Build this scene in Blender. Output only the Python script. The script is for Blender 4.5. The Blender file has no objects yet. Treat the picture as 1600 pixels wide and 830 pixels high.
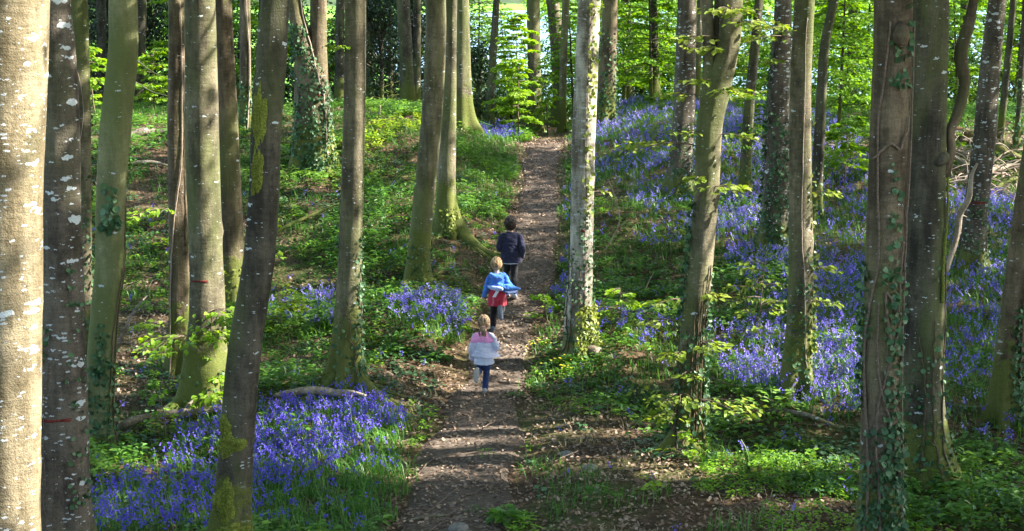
import bpy, math, random
import numpy as np
from mathutils import Vector, Matrix
rng = np.random.default_rng(11)
random.seed(11)
PI = math.pi
sc = bpy.context.scene
COL = sc.collection

# ------------------------------------------------------------------ camera numbers
F = 2462.0                      # focal length in pixels of a 1600 px wide frame
CX, CY = 800.0, 415.0
CAM = np.array([0.0, 0.0, 6.0])
PITCH = math.atan((415 + 50) / F)
cp, sp_ = math.cos(PITCH), math.sin(PITCH)
FWD = np.array([0, cp, -sp_]); UPV = np.array([0, sp_, cp]); RIGHT = np.array([1.0, 0, 0])

def ray(u, v):
    d = FWD * F + RIGHT * (u - CX) + UPV * (CY - v)
    return d / d[1]             # per metre of depth Y
def to_pix(P):
    P = np.asarray(P, float) - CAM
    z = P @ FWD
    z = np.where(np.abs(z) < .05, .05, z)
    return CX + F * (P @ RIGHT) / z, CY - F * (P @ UPV) / z, z
def at(u, v, Y):
    return CAM + ray(u, v) * Y

# ------------------------------------------------------------------ noise
def _hash(i, j, s):
    n = (i * 374761393 + j * 668265263 + s * 974711) & 0x7fffffff
    n = ((n ^ (n >> 13)) * 1274126177) & 0x7fffffff
    return ((n ^ (n >> 16)) & 0xffff) / 65535.0
def vnoise(x, y, s=0):
    x = np.asarray(x, float); y = np.asarray(y, float)
    i = np.floor(x).astype(np.int64); j = np.floor(y).astype(np.int64)
    fx = x - i; fy = y - j
    fx = fx * fx * (3 - 2 * fx); fy = fy * fy * (3 - 2 * fy)
    a = _hash(i, j, s); b = _hash(i + 1, j, s); c = _hash(i, j + 1, s); d = _hash(i + 1, j + 1, s)
    return (a * (1 - fx) + b * fx) * (1 - fy) + (c * (1 - fx) + d * fx) * fy
def fbm(x, y, s=0, o=3):
    t = 0; a = .5; n = 0
    for k in range(o):
        t = t + a * vnoise(x * 2 ** k, y * 2 ** k, s + 17 * k); n += a; a *= .5
    return t / n

# ------------------------------------------------------------------ terrain
YP = np.array([-30, -6, 0, 4, 8, 11, 13.5, 17, 24, 28, 33, 38, 42, 46, 52, 60, 70, 500.])
ZP = np.array([4.6, 4.5, 4.4, 3.3, 1.7, .55, .08, 0, 0, .45, 1.05, 1.62, 1.62, 1.55, 1.25, .9, .5, .5])
def prof(y):
    t = 0
    for o, w in ((-1.2, .2), (-.5, .2), (0, .2), (.5, .2), (1.2, .2)):
        t = t + w * np.interp(y + o, YP, ZP)
    return t
def smooth(a, b, x):
    t = np.clip((x - a) / (b - a), 0, 1); return t * t * (3 - 2 * t)
PATHW = None
def hgt(x, y, micro=True):
    x = np.asarray(x, float); y = np.asarray(y, float)
    z = prof(y)
    near = smooth(70, 50, y)
    z = z + near * (fbm(x * .22 + 9, y * .22, 3, 2) - .5) * .5
    # small ivy bank on the right, and the bluebell terrace behind it
    z = z + .38 * smooth(19.2, 20.6, y) * smooth(30, 23, y) * smooth(2.2, 3.4, x) * smooth(14, 9, x)
    # raised bank left of the upper path
    z = z + .52 * smooth(31, 37, y) * smooth(52, 44, y) * smooth(-.3, -2.4, x)
    z = z + .50 * smooth(33, 43, y) * smooth(54, 48, y) * smooth(1.6, 4.5, x)
    z = z - .35 * smooth(40, 44, y) * smooth(60, 52, y) * smooth(-1.6, -.4, x) * smooth(2.4, 1.2, x)
    # mounds either side of the path where it dips
    z = z + .34 * np.exp(-((x + 2.0) / 1.15) ** 2 - ((y - 25.2) / 1.6) ** 2) + .26 * np.exp(-((x - 1.7) / .9) ** 2 - ((y - 25.2) / 1.8) ** 2)
    z = z + .22 * np.exp(-((x + 2.4) / .9) ** 2 - ((y - 22.2) / .9) ** 2) + .22 * np.exp(-((x + 1.9) / 1.3) ** 2 - ((y - 31) / 2.2) ** 2)
    if PATHW is not None:
        d = path_dist(x, y)
        z = z - .16 * (1 - smooth(.1, 1.1, d)) * smooth(12, 16, y) * smooth(44, 40, y)
    if micro:
        z = z + near * (fbm(x * 1.7, y * 1.7, 5, 3) - .5) * .14 * ((.3 + .7 * smooth(0, .7, path_dist(x, y))) if PATHW is not None else 1)
    return z
def ground(u, v, micro=True, ymax=300):
    r = ray(u, v); y = 6.0
    py, pd = y, None
    while y < ymax:
        p = CAM + r * y
        d = p[2] - float(hgt(p[0], p[1], micro))
        if d <= 0:
            lo, hi = py, y
            for _ in range(18):
                m = (lo + hi) / 2; q = CAM + r * m
                if q[2] - float(hgt(q[0], q[1], micro)) > 0: lo = m
                else: hi = m
            return CAM + r * hi
        py = y; y += .25
    return CAM + r * 46.0
_pp = [(690, 900, 190), (692, 830, 175), (716, 760, 172), (733, 690, 165), (750, 640, 140), (762, 600, 112), (775, 550, 92),
       (798, 490, 84), (822, 430, 80), (834, 380, 76), (840, 300, 66), (846, 250, 60), (848, 222, 60)]
_w = []
for (u, v, w) in _pp:
    p = ground(u, v, False); _w.append((p[0], p[1], w / 2 * p[1] / F))
_w.append((_w[-1][0] + .1, 41.5, .45)); _w.append((_w[-1][0] + .3, 43.5, .4))
_pw = np.array(_w); _t = np.linspace(_pw[0, 1], _pw[-1, 1], 90)
_o = np.argsort(_pw[:, 1]); _pw = _pw[_o]
def _sm(c):
    a = np.interp(_t, _pw[:, 1], _pw[:, c]); k = np.ones(5) / 5
    b = np.convolve(np.pad(a, 2, mode='edge'), k, 'valid'); return b
PATHW = np.stack([_sm(0), _t, _sm(2)], 1)
def path_dist(x, y):
    """distance outside the path edge (0 inside)"""
    c = np.interp(y, PATHW[:, 1], PATHW[:, 0]); w = np.interp(y, PATHW[:, 1], PATHW[:, 2])
    return np.maximum(np.abs(x - c) - w, 0)

# ------------------------------------------------------------------ mesh builder
class MB:
    def __init__(s): s.V = []; s.T = []; s.F = {}; s.n = 0
    def add(s, V, Fs, tint=None):
        V = np.asarray(V, float).reshape(-1, 3)
        if len(V) == 0: return
        s.V.append(V)
        if tint is None: tint = np.full(len(V), .5)
        elif np.isscalar(tint): tint = np.full(len(V), float(tint))
        s.T.append(np.asarray(tint, float))
        if not isinstance(Fs, (list, tuple)): Fs = [Fs]
        for f in Fs:
            f = np.asarray(f, np.int64)
            if f.size: s.F.setdefault(f.shape[1], []).append(f + s.n)
        s.n += len(V)
    def build(s, name, mats, parent=None, smoothed=False, origin=None):
        me = bpy.data.meshes.new(name)
        V = np.concatenate(s.V) if s.V else np.zeros((0, 3)); T = np.concatenate(s.T) if s.T else np.zeros(0)
        if origin is not None: V = V - np.asarray(origin)
        fl = []; st = []; tot = []; off = 0
        for k, L in s.F.items():
            A = np.concatenate(L); fl.append(A.ravel()); st.append(off + np.arange(len(A)) * k); tot.append(np.full(len(A), k)); off += A.size
        fl = np.concatenate(fl); st = np.concatenate(st); tot = np.concatenate(tot)
        me.vertices.add(len(V)); me.vertices.foreach_set('co', V.astype(np.float32).ravel())
        me.loops.add(len(fl)); me.loops.foreach_set('vertex_index', fl.astype(np.int32))
        me.polygons.add(len(st)); me.polygons.foreach_set('loop_start', st.astype(np.int32))
        me.polygons.foreach_set('loop_total', tot.astype(np.int32))
        if smoothed: me.polygons.foreach_set('use_smooth', np.ones(len(st), bool))
        a = me.attributes.new('tint', 'FLOAT', 'POINT'); a.data.foreach_set('value', T.astype(np.float32))
        me.update(calc_edges=True); me.validate()
        for m in (mats if isinstance(mats, (list, tuple)) else [mats]): me.materials.append(m)
        o = bpy.data.objects.new(name, me); COL.objects.link(o)
        if parent is not None: o.parent = parent
        return o
def tag(o, label=None, cat=None, group=None, kind=None):
    if label: o['label'] = label
    if cat: o['category'] = cat
    if group: o['group'] = group
    if kind: o['kind'] = kind
    return o
def empty(name, loc, label=None, cat=None, group=None):
    o = bpy.data.objects.new(name, None); COL.objects.link(o); o.location = Vector([float(c) for c in loc]); o.empty_display_size = .2
    return tag(o, label, cat, group)

def unit(a):
    a = np.asarray(a, float); return a / np.maximum(np.linalg.norm(a, axis=-1, keepdims=True), 1e-9)
def tube(P, R, seg=8, mult=None, cap=True):
    P = np.asarray(P, float); N = len(P); R = np.broadcast_to(np.asarray(R, float), (N,))
    T = unit(np.gradient(P, axis=0))
    ref = np.array([0, 1.0, 0]) if abs(T[0][1]) < .8 else np.array([1.0, 0, 0])
    a = unit(np.cross(T[0], ref)); A = []
    for i in range(N):
        a = unit(a - T[i] * np.dot(a, T[i])); A.append(a)
    A = np.array(A); B = np.cross(T, A)
    th = np.arange(seg) / seg * 2 * PI
    M = np.ones((N, seg)) if mult is None else mult
    V = P[:, None] + (R[:, None] * M)[..., None] * (A[:, None] * np.cos(th)[None, :, None] + B[:, None] * np.sin(th)[None, :, None])
    i = np.arange(N - 1)[:, None]; j = np.arange(seg)[None]; j2 = (j + 1) % seg
    Q = np.stack([i * seg + j, i * seg + j2, (i + 1) * seg + j2, (i + 1) * seg + j], -1).reshape(-1, 4)
    V = V.reshape(-1, 3); Fs = [Q]
    if cap:
        c0 = len(V); V = np.concatenate([V, P[:1], P[-1:]]); jj = np.arange(seg); k = (jj + 1) % seg; b = (N - 1) * seg
        Fs.append(np.concatenate([np.stack([k, jj, np.full(seg, c0)], -1), np.stack([b + jj, b + k, np.full(seg, c0 + 1)], -1)]))
    return V, Fs
def curve(pts, n):
    """Catmull-Rom through pts"""
    p = np.asarray(pts, float)
    if len(p) == 2: return p[0] + (p[1] - p[0]) * np.linspace(0, 1, n)[:, None]
    q = np.vstack([2 * p[0] - p[1], p, 2 * p[-1] - p[-2]]); m = len(p) - 1
    t = np.linspace(0, m - 1e-6, n); i = t.astype(int); f = (t - i)[:, None]
    a, b, c, d = q[i], q[i + 1], q[i + 2], q[i + 3]
    return .5 * (2 * b + (c - a) * f + (2 * a - 5 * b + 4 * c - d) * f ** 2 + (3 * b - a - 3 * c + d) * f ** 3)
def leaves(P, D, Nn, L, W=.6, fold=.15, droop=.1, tint=None, simple=False):
    """folded leaves: base P, direction D, normal Nn, length L, width ratio W"""
    P = np.asarray(P, float); n = len(P)
    if n == 0: return np.zeros((0, 3)), [np.zeros((0, 4), int)], np.zeros(0)
    L = np.broadcast_to(np.asarray(L, float), (n,))[:, None]
    D = unit(D); S = unit(np.cross(D, Nn)); U = np.cross(S, D)
    W = np.broadcast_to(np.asarray(W, float), (n,))[:, None] * L * .5
    tip = P + D * L - U * droop * L
    if simple:
        m = P + D * L * .45 + U * fold * L
        V = np.stack([P, m + S * W, tip, m - S * W], 1)
        Q = np.array([[0, 1, 2, 3]])
    else:
        a = P + D * L * .3; b = P + D * L * .68 - U * droop * .4 * L
        up = U * fold * L
        V = np.stack([P, a + S * W + up, b + S * W * .8 + up, tip, b - S * W * .8 + up, a - S * W + up], 1)
        Q = np.array([[0, 1, 2, 3], [0, 3, 4, 5]])
    k = V.shape[1]
    Fq = (Q[None] + (np.arange(n) * k)[:, None, None]).reshape(-1, 4)
    t = rng.random(n) if tint is None else np.broadcast_to(tint, (n,))
    return V.reshape(-1, 3), [Fq], np.repeat(t, k)
def rdir(n, up=0.0):
    a = rng.normal(size=(n, 3)); a = unit(a); a[:, 2] += up; return unit(a)

# ------------------------------------------------------------------ materials
def mat(name):
    m = bpy.data.materials.new(name); m.use_nodes = True; nt = m.node_tree
    for n in list(nt.nodes): nt.nodes.remove(n)
    out = nt.nodes.new('ShaderNodeOutputMaterial'); return m, nt, out
def nd(nt, t, **kw):
    n = nt.nodes.new(t)
    for k, v in kw.items(): setattr(n, k, v)
    return n
def ramp(nt, fac, stops):
    r = nt.nodes.new('ShaderNodeValToRGB'); e = r.color_ramp.elements
    while len(e) < len(stops): e.new(.5)
    for q, (p, c) in zip(e, stops): q.position = p; q.color = (*c, 1) if len(c) == 3 else c
    nt.links.new(fac, r.inputs[0]); return r.outputs[0]
def mixc(nt, fac, a, b, typ='MIX'):
    m = nt.nodes.new('ShaderNodeMix'); m.data_type = 'RGBA'; m.blend_type = typ
    for i, x in ((0, fac), (6, a), (7, b)):
        if isinstance(x, (int, float)): m.inputs[i].default_value = x
        elif isinstance(x, tuple): m.inputs[i].default_value = (*x, 1)
        else: nt.links.new(x, m.inputs[i])
    return m.outputs[2]
def math_(nt, op, a, b=0.0, clamp=False):
    m = nt.nodes.new('ShaderNodeMath'); m.operation = op; m.use_clamp = clamp
    for i, x in enumerate((a, b)):
        if isinstance(x, (int, float)): m.inputs[i].default_value = x
        else: nt.links.new(x, m.inputs[i])
    return m.outputs[0]
def noise(nt, co, scale, detail=4, rough=.55, out=0):
    n = nd(nt, 'ShaderNodeTexNoise'); n.inputs['Scale'].default_value = scale; n.inputs['Detail'].default_value = detail
    n.inputs['Roughness'].default_value = rough; nt.links.new(co, n.inputs['Vector']); return n.outputs[out]
def mapping(nt, co, scale=(1, 1, 1)):
    m = nd(nt, 'ShaderNodeMapping'); m.inputs['Scale'].default_value = scale; nt.links.new(co, m.inputs['Vector']); return m.outputs[0]
def mr(nt, x, a, b, c=0, d=1):
    m = nd(nt, 'ShaderNodeMapRange'); m.clamp = True
    for i, q in enumerate((a, b, c, d)): m.inputs[i + 1].default_value = q
    nt.links.new(x, m.inputs[0]); return m.outputs[0]

def leaf_mat(name, cols, trans=.45, rough=.5, tcol=1.25, spec=.3):
    """cols: ramp over the per-leaf tint; light goes through the blade"""
    m, nt, out = mat(name)
    a = nd(nt, 'ShaderNodeAttribute', attribute_name='tint')
    c = ramp(nt, a.outputs['Fac'], [(i / max(1, len(cols) - 1), x) for i, x in enumerate(cols)])
    p = nd(nt, 'ShaderNodeBsdfPrincipled'); nt.links.new(c, p.inputs['Base Color'])
    p.inputs['Roughness'].default_value = rough; p.inputs['Specular IOR Level'].default_value = spec
    t = nd(nt, 'ShaderNodeBsdfTranslucent')
    hs = nd(nt, 'ShaderNodeHueSaturation'); hs.inputs['Hue'].default_value = .485; hs.inputs['Saturation'].default_value = 1.1; hs.inputs['Value'].default_value = tcol
    nt.links.new(c, hs.inputs['Color']); nt.links.new(hs.outputs[0], t.inputs['Color'])
    mx = nd(nt, 'ShaderNodeMixShader'); mx.inputs[0].default_value = trans
    nt.links.new(p.outputs[0], mx.inputs[1]); nt.links.new(t.outputs[0], mx.inputs[2]); nt.links.new(mx.outputs[0], out.inputs[0])
    return m
def plain_mat(name, col, rough=.8, var=.25, scale=30, bump=0.0, col2=None, sheen=0):
    m, nt, out = mat(name)
    tc = nd(nt, 'ShaderNodeTexCoord'); n = noise(nt, tc.outputs['Object'], scale, 4)
    c2 = col2 or tuple(x * (1 - var) for x in col)
    c = ramp(nt, n, [(.35, c2), (.65, col)])
    p = nd(nt, 'ShaderNodeBsdfPrincipled'); nt.links.new(c, p.inputs['Base Color']); p.inputs['Roughness'].default_value = rough
    p.inputs['Specular IOR Level'].default_value = .25
    if sheen: p.inputs['Sheen Weight'].default_value = sheen
    if bump:
        b = nd(nt, 'ShaderNodeBump'); b.inputs['Strength'].default_value = bump; b.inputs['Distance'].default_value = .02
        nt.links.new(n, b.inputs['Height']); nt.links.new(b.outputs[0], p.inputs['Normal'])
    nt.links.new(p.outputs[0], out.inputs[0]); return m
def bark_mat(name, dark, light, lichen=.3, green=.2, moss_h=.5, spot=9.0, rough_fis=0.0):
    """smooth beech bark: streaks, horizontal rings, pale lichen spots, green algae, moss at the foot"""
    if name in ('bark_grey', 'bark_brown', 'bark_dark', 'bark_lichen'): dark = tuple(x * .66 for x in dark); light = tuple(x * .80 for x in light)  # bark tones lowered to deepen the shaded sides of the trunks
    m, nt, out = mat(name)
    tc = nd(nt, 'ShaderNodeTexCoord'); co = tc.outputs['Object']
    inf = nd(nt, 'ShaderNodeObjectInfo')
    va = nd(nt, 'ShaderNodeVectorMath', operation='ADD'); nt.links.new(co, va.inputs[0])
    sc_ = nd(nt, 'ShaderNodeVectorMath', operation='SCALE'); sc_.inputs['Scale'].default_value = 37.0
    cb = nd(nt, 'ShaderNodeCombineXYZ'); nt.links.new(inf.outputs['Random'], cb.inputs[0]); nt.links.new(inf.outputs['Random'], cb.inputs[2])
    nt.links.new(cb.outputs[0], sc_.inputs[0]); nt.links.new(sc_.outputs[0], va.inputs[1]); cor = va.outputs[0]
    big = noise(nt, mapping(nt, cor, (1, 1, .35)), 4.0, 5, .6)
    streak = noise(nt, mapping(nt, cor, (1, 1, .07)), 22, 5, .65)
    ring = noise(nt, mapping(nt, cor, (.25, .25, 1)), 28, 4, .6)
    fine = noise(nt, cor, 90, 3, .6)
    s = math_(nt, 'ADD', math_(nt, 'MULTIPLY', big, .65), math_(nt, 'MULTIPLY', streak, .18))
    s = math_(nt, 'ADD', s, math_(nt, 'MULTIPLY', ring, .17))
    mid = tuple((a + b) / 2 for a, b in zip(dark, light))
    c = ramp(nt, s, [(.41, dark), (.5, mid), (.58, light)])
    blot = noise(nt, mapping(nt, cor, (1, 1, .6)), 9, 5, .7)
    c = mixc(nt, math_(nt, 'MULTIPLY', mr(nt, blot, .52, .66), .5), c, tuple(x * .55 for x in dark))
    c = mixc(nt, math_(nt, 'MULTIPLY', mr(nt, fine, .45, .7), .5), c, tuple(x * .45 for x in dark))
    # algae
    g = noise(nt, mapping(nt, cor, (1, 1, .3)), 2.2, 4, .6)
    c = mixc(nt, mr(nt, g, .62 - green * .4, .78 - green * .3, 0, min(.8, .25 + green)), c, (.105, .125, .035))
    # lichen: patches of several sizes, wider than high
    for k, (sc0, th, amt) in enumerate(((spot, .38, 1.0), (spot * 2.6, .36, .85))):
        vo = nd(nt, 'ShaderNodeTexVoronoi'); vo.inputs['Scale'].default_value = sc0
        wn = nd(nt, 'ShaderNodeTexNoise'); wn.inputs['Scale'].default_value = sc0 * 2.5; nt.links.new(cor, wn.inputs['Vector'])
        wv = nd(nt, 'ShaderNodeVectorMath', operation='MULTIPLY_ADD')
        nt.links.new(wn.outputs['Color'], wv.inputs[0]); wv.inputs[1].default_value = (.8 / sc0,) * 3; nt.links.new(mapping(nt, cor, (.62, .62, 1.7)), wv.inputs[2])
        nt.links.new(wv.outputs[0], vo.inputs['Vector'])
        sx = nd(nt, 'ShaderNodeSeparateColor'); nt.links.new(vo.outputs['Color'], sx.inputs[0])
        cell = mr(nt, sx.outputs[0], 1 - lichen, 1 - lichen + .02)
        szv = math_(nt, 'MULTIPLY', sx.outputs[1], th)
        f = math_(nt, 'MULTIPLY', math_(nt, 'LESS_THAN', vo.outputs['Distance'], szv), cell)
        c = mixc(nt, math_(nt, 'MULTIPLY', f, amt * .85), c, (.52, .56, .56))
    # moss at the foot
    sz = nd(nt, 'ShaderNodeSeparateXYZ'); nt.links.new(co, sz.inputs[0])
    mh = math_(nt, 'SUBTRACT', math_(nt, 'MULTIPLY', noise(nt, cor, 5, 4, .6), moss_h * 2.4), sz.outputs[2])
    mossf = mr(nt, mh, -.05, .2)
    c = mixc(nt, math_(nt, 'MULTIPLY', mossf, .85), c, mixc(nt, noise(nt, cor, 60, 3), (.045, .06, .012), (.15, .17, .03)))
    p = nd(nt, 'ShaderNodeBsdfPrincipled'); nt.links.new(c, p.inputs['Base Color']); p.inputs['Roughness'].default_value = .85
    p.inputs['Specular IOR Level'].default_value = .2
    hgt_ = math_(nt, 'ADD', math_(nt, 'MULTIPLY', fine, .45), math_(nt, 'MULTIPLY', ring, .6)); hgt_ = math_(nt, 'ADD', hgt_, math_(nt, 'MULTIPLY', blot, 1.1))
    hgt_ = math_(nt, 'ADD', hgt_, math_(nt, 'MULTIPLY', streak, .12 + rough_fis * 2.5))
    hgt_ = math_(nt, 'ADD', hgt_, math_(nt, 'MULTIPLY', mossf, .6))
    b = nd(nt, 'ShaderNodeBump'); b.inputs['Strength'].default_value = .8 + .2 * rough_fis; b.inputs['Distance'].default_value = .02
    nt.links.new(hgt_, b.inputs['Height']); nt.links.new(b.outputs[0], p.inputs['Normal'])
    nt.links.new(p.outputs[0], out.inputs[0]); return m

M = {}
M['bark_tan'] = bark_mat('bark_tan', (.12, .092, .048), (.27, .22, .135), .6, .10, .2, 8)
M['bark_lichen'] = bark_mat('bark_lichen', (.07, .057, .042), (.18, .15, .11), .60, .12, .4, 8)
M['bark_moss'] = bark_mat('bark_moss', (.15, .15, .07), (.27, .26, .13), .06, .75, .25, 14)
M['bark_grey'] = bark_mat('bark_grey', (.10, .086, .052), (.27, .23, .145), .11, .5, .9, 13)
M['bark_pale'] = bark_mat('bark_pale', (.13, .112, .08), (.56, .52, .44), .40, .15, .4, 13)
M['bark_brown'] = bark_mat('bark_brown', (.10, .075, .045), (.25, .19, .12), .06, .35, .9, 13, .25)
M['bark_dark'] = bark_mat('bark_dark', (.05, .044, .031), (.145, .125, .088), .14, .36, .7, 12, .25)
M['bark_rot'] = bark_mat('bark_rot', (.16, .06, .03), (.33, .15, .08), .05, .1, .1, 16, .6)
M['dead_wood'] = bark_mat('dead_wood', (.17, .13, .09), (.42, .35, .26), .1, .05, 0.0, 16, .6)
M['old_log'] = bark_mat('old_log', (.10, .08, .06), (.26, .22, .17), .15, .15, 0.02, 16, .6)
M['moss'] = plain_mat('moss', (.21, .24, .035), .95, .6, 60, .8)
M['red_paint'] = plain_mat('red_paint', (.18, .028, .02), .8, .6, 60)
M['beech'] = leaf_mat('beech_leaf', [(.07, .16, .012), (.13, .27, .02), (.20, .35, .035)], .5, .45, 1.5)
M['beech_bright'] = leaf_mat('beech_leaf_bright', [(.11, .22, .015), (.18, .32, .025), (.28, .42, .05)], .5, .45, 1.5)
M['shoot'] = leaf_mat('shoot_leaf', [(.10, .17, .02), (.18, .26, .03), (.30, .36, .08)], .45, .45, 1.4)
M['canopy'] = leaf_mat('canopy_leaf', [(.08, .14, .02), (.14, .22, .03)], .5, .5, 1.3)  # lightened and more translucent so the unseen crowns pass green fill light
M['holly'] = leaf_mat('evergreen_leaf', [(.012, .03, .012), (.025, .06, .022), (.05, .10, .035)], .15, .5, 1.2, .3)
M['undershrub'] = leaf_mat('undershrub_leaf', [(.035, .085, .015), (.06, .14, .02), (.11, .21, .035)], .4, .45, 1.3)
M['ivy'] = leaf_mat('ivy_leaf', [(.022, .06, .022), (.045, .11, .04), (.11, .20, .09)], .15, .48, 1.2, .3)
M['ivy_yellow'] = leaf_mat('ivy_leaf_young', [(.10, .15, .02), (.2, .25, .04), (.34, .36, .12)], .35, .4, 1.3)
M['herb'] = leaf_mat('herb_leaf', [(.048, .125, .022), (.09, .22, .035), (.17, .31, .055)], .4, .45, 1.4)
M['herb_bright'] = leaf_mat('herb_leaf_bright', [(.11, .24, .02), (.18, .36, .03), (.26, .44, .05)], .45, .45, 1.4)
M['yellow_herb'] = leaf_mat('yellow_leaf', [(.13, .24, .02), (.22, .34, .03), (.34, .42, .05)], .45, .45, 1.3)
M['grass'] = leaf_mat('grass_blade', [(.04, .12, .02), (.07, .2, .03), (.14, .27, .05)], .4, .4, 1.4)
M['drygrass'] = leaf_mat('dry_grass', [(.16, .17, .06), (.3, .28, .13), (.4, .36, .2)], .3, .6, 1.1)
M['bluebell'] = leaf_mat('bluebell_bell', [(.13, .09, .50), (.20, .145, .64), (.30, .23, .74), (.48, .42, .80)], .4, .5, 1.2)  # pale end carries the sunlit look of the bells in its colour
M['bluebell_deep'] = leaf_mat('bluebell_bell_deep', [(.105, .07, .50), (.165, .115, .66), (.26, .19, .78)], .4, .5, 1.2)
M['stem'] = leaf_mat('flower_stem', [(.06, .13, .03), (.1, .18, .06)], .2, .5, 1.2)
M['litter'] = leaf_mat('dead_leaf', [(.075, .045, .028), (.17, .11, .072), (.31, .22, .15), (.50, .39, .29)], .12, .6, 1.1)
M['yellow_flower'] = leaf_mat('yellow_petal', [(.6, .5, .02), (.7, .6, .05)], .3, .5, 1.1)
M['twig'] = plain_mat('twig', (.19, .14, .10), .85, .5, 40)
M['pale_vine'] = plain_mat('pale_vine', (.36, .28, .22), .85, .4, 30)
M['dark_vine'] = plain_mat('dark_vine', (.13, .09, .055), .85, .5, 30)

def ground_mat():
    m, nt, out = mat('forest_floor')
    tc = nd(nt, 'ShaderNodeTexCoord'); co = tc.outputs['Object']
    a = noise(nt, co, .9, 5, .6); f = noise(nt, co, 14, 6, .7)
    vo = nd(nt, 'ShaderNodeTexVoronoi'); vo.inputs['Scale'].default_value = 16
    nt.links.new(co, vo.inputs['Vector'])
    sx = nd(nt, 'ShaderNodeSeparateColor'); nt.links.new(vo.outputs['Color'], sx.inputs[0])
    lf = ramp(nt, sx.outputs[0], [(0, (.05, .03, .018)), (.5, (.10, .06, .036)), (1, (.19, .12, .075))])
    soil = ramp(nt, f, [(.35, (.035, .024, .014)), (.7, (.085, .058, .035))])
    c = mixc(nt, mr(nt, a, .35, .6, .3, .8), soil, lf)
    # a green film of moss and seedlings away from the litter
    g = noise(nt, co, .45, 4, .6)
    c = mixc(nt, mr(nt, g, .42, .62, 0, .55), c, mixc(nt, f, (.03, .055, .012), (.07, .11, .025)))
    # open meadow beyond the wood
    sz = nd(nt, 'ShaderNodeSeparateXYZ'); nt.links.new(co, sz.inputs[0])
    c = mixc(nt, mr(nt, sz.outputs[1], 56, 66), c, mixc(nt, a, (.10, .24, .03), (.16, .33, .05)))
    p = nd(nt, 'ShaderNodeBsdfPrincipled'); nt.links.new(c, p.inputs['Base Color']); p.inputs['Roughness'].default_value = .95
    p.inputs['Specular IOR Level'].default_value = .1
    b = nd(nt, 'ShaderNodeBump'); b.inputs['Strength'].default_value = .6; b.inputs['Distance'].default_value = .03
    nt.links.new(math_(nt, 'ADD', f, vo.outputs['Distance']), b.inputs['Height']); nt.links.new(b.outputs[0], p.inputs['Normal'])
    nt.links.new(p.outputs[0], out.inputs[0]); return m
def path_mat():
    m, nt, out = mat('trodden_earth')
    tc = nd(nt, 'ShaderNodeTexCoord'); co = tc.outputs['Object']
    a = noise(nt, co, 1.3, 5, .6); f = noise(nt, co, 30, 5, .7)
    vo = nd(nt, 'ShaderNodeTexVoronoi'); vo.inputs['Scale'].default_value = 26; nt.links.new(co, vo.inputs['Vector'])
    sx = nd(nt, 'ShaderNodeSeparateColor'); nt.links.new(vo.outputs['Color'], sx.inputs[0])
    lf = ramp(nt, sx.outputs[0], [(0, (.05, .038, .029)), (.6, (.11, .084, .065)), (1, (.25, .195, .155))])
    soil = ramp(nt, f, [(.3, (.05, .04, .031)), (.7, (.11, .086, .067))])
    c = mixc(nt, mr(nt, a, .38, .6, .2, .75), soil, lf)
    p = nd(nt, 'ShaderNodeBsdfPrincipled'); nt.links.new(c, p.inputs['Base Color']); p.inputs['Roughness'].default_value = .95
    p.inputs['Specular IOR Level'].default_value = .1
    b = nd(nt, 'ShaderNodeBump'); b.inputs['Strength'].default_value = .5; b.inputs['Distance'].default_value = .02
    nt.links.new(f, b.inputs['Height']); nt.links.new(b.outputs[0], p.inputs['Normal'])
    nt.links.new(p.outputs[0], out.inputs[0]); return m

# ------------------------------------------------------------------ the setting
def grid_mesh(xs, ys, zf):
    X, Y = np.meshgrid(xs, ys); Z = zf(X, Y); V = np.stack([X, Y, Z], -1).reshape(-1, 3)
    nx, ny = len(xs), len(ys); i = np.arange(ny - 1)[:, None]; j = np.arange(nx - 1)[None]
    Q = np.stack([i * nx + j, i * nx + j + 1, (i + 1) * nx + j + 1, (i + 1) * nx + j], -1).reshape(-1, 4)
    return V, Q
b = MB()
xs = np.concatenate([np.linspace(-400, -40, 16), np.linspace(-36, -16, 18), np.arange(-15, 15.01, .16), np.linspace(16, 36, 18), np.linspace(40, 400, 16)])
ys = np.concatenate([np.linspace(-30, 11, 30), np.arange(11.5, 48, .17), np.linspace(48.5, 70, 40), np.linspace(74, 260, 30), np.linspace(300, 900, 10)])
V, Q = grid_mesh(xs, ys, lambda x, y: hgt(x, y) - .03 * (path_dist(x, y) < .12) + np.where(y > 210, (y - 210) * .03, 0))
b.add(V, Q); tag(b.build('ground', ground_mat(), smoothed=True), 'leaf littered woodland floor rising to a low crest', 'ground', kind='structure')
b = MB(); t = np.linspace(0, 1, 13); ny = 260
yy = np.linspace(PATHW[0, 1], PATHW[-1, 1], ny); cx = np.interp(yy, PATHW[:, 1], PATHW[:, 0]); pw = np.interp(yy, PATHW[:, 1], PATHW[:, 2])
V = []
for i in range(ny):
    wl = pw[i] * (1.0 + .7 * (fbm(yy[i] * .9, 0.3, 41) - .5)); wr = pw[i] * (1.0 + .7 * (fbm(yy[i] * .9, 7.3, 42) - .5))
    x = cx[i] - wl + (wl + wr) * t
    z = hgt(x, np.full(13, yy[i])) + .012 - .06 * (np.abs(t - .5) > .46)
    V.append(np.stack([x, np.full(13, yy[i]), z], 1))
V = np.concatenate(V); i = np.arange(ny - 1)[:, None]; j = np.arange(12)[None]
b.add(V, np.stack([i * 13 + j, i * 13 + j + 1, (i + 1) * 13 + j + 1, (i + 1) * 13 + j], -1).reshape(-1, 4))
tag(b.build('path', path_mat(), smoothed=True), 'narrow trodden leaf strewn footpath climbing through the wood', 'path', kind='structure')
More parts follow.
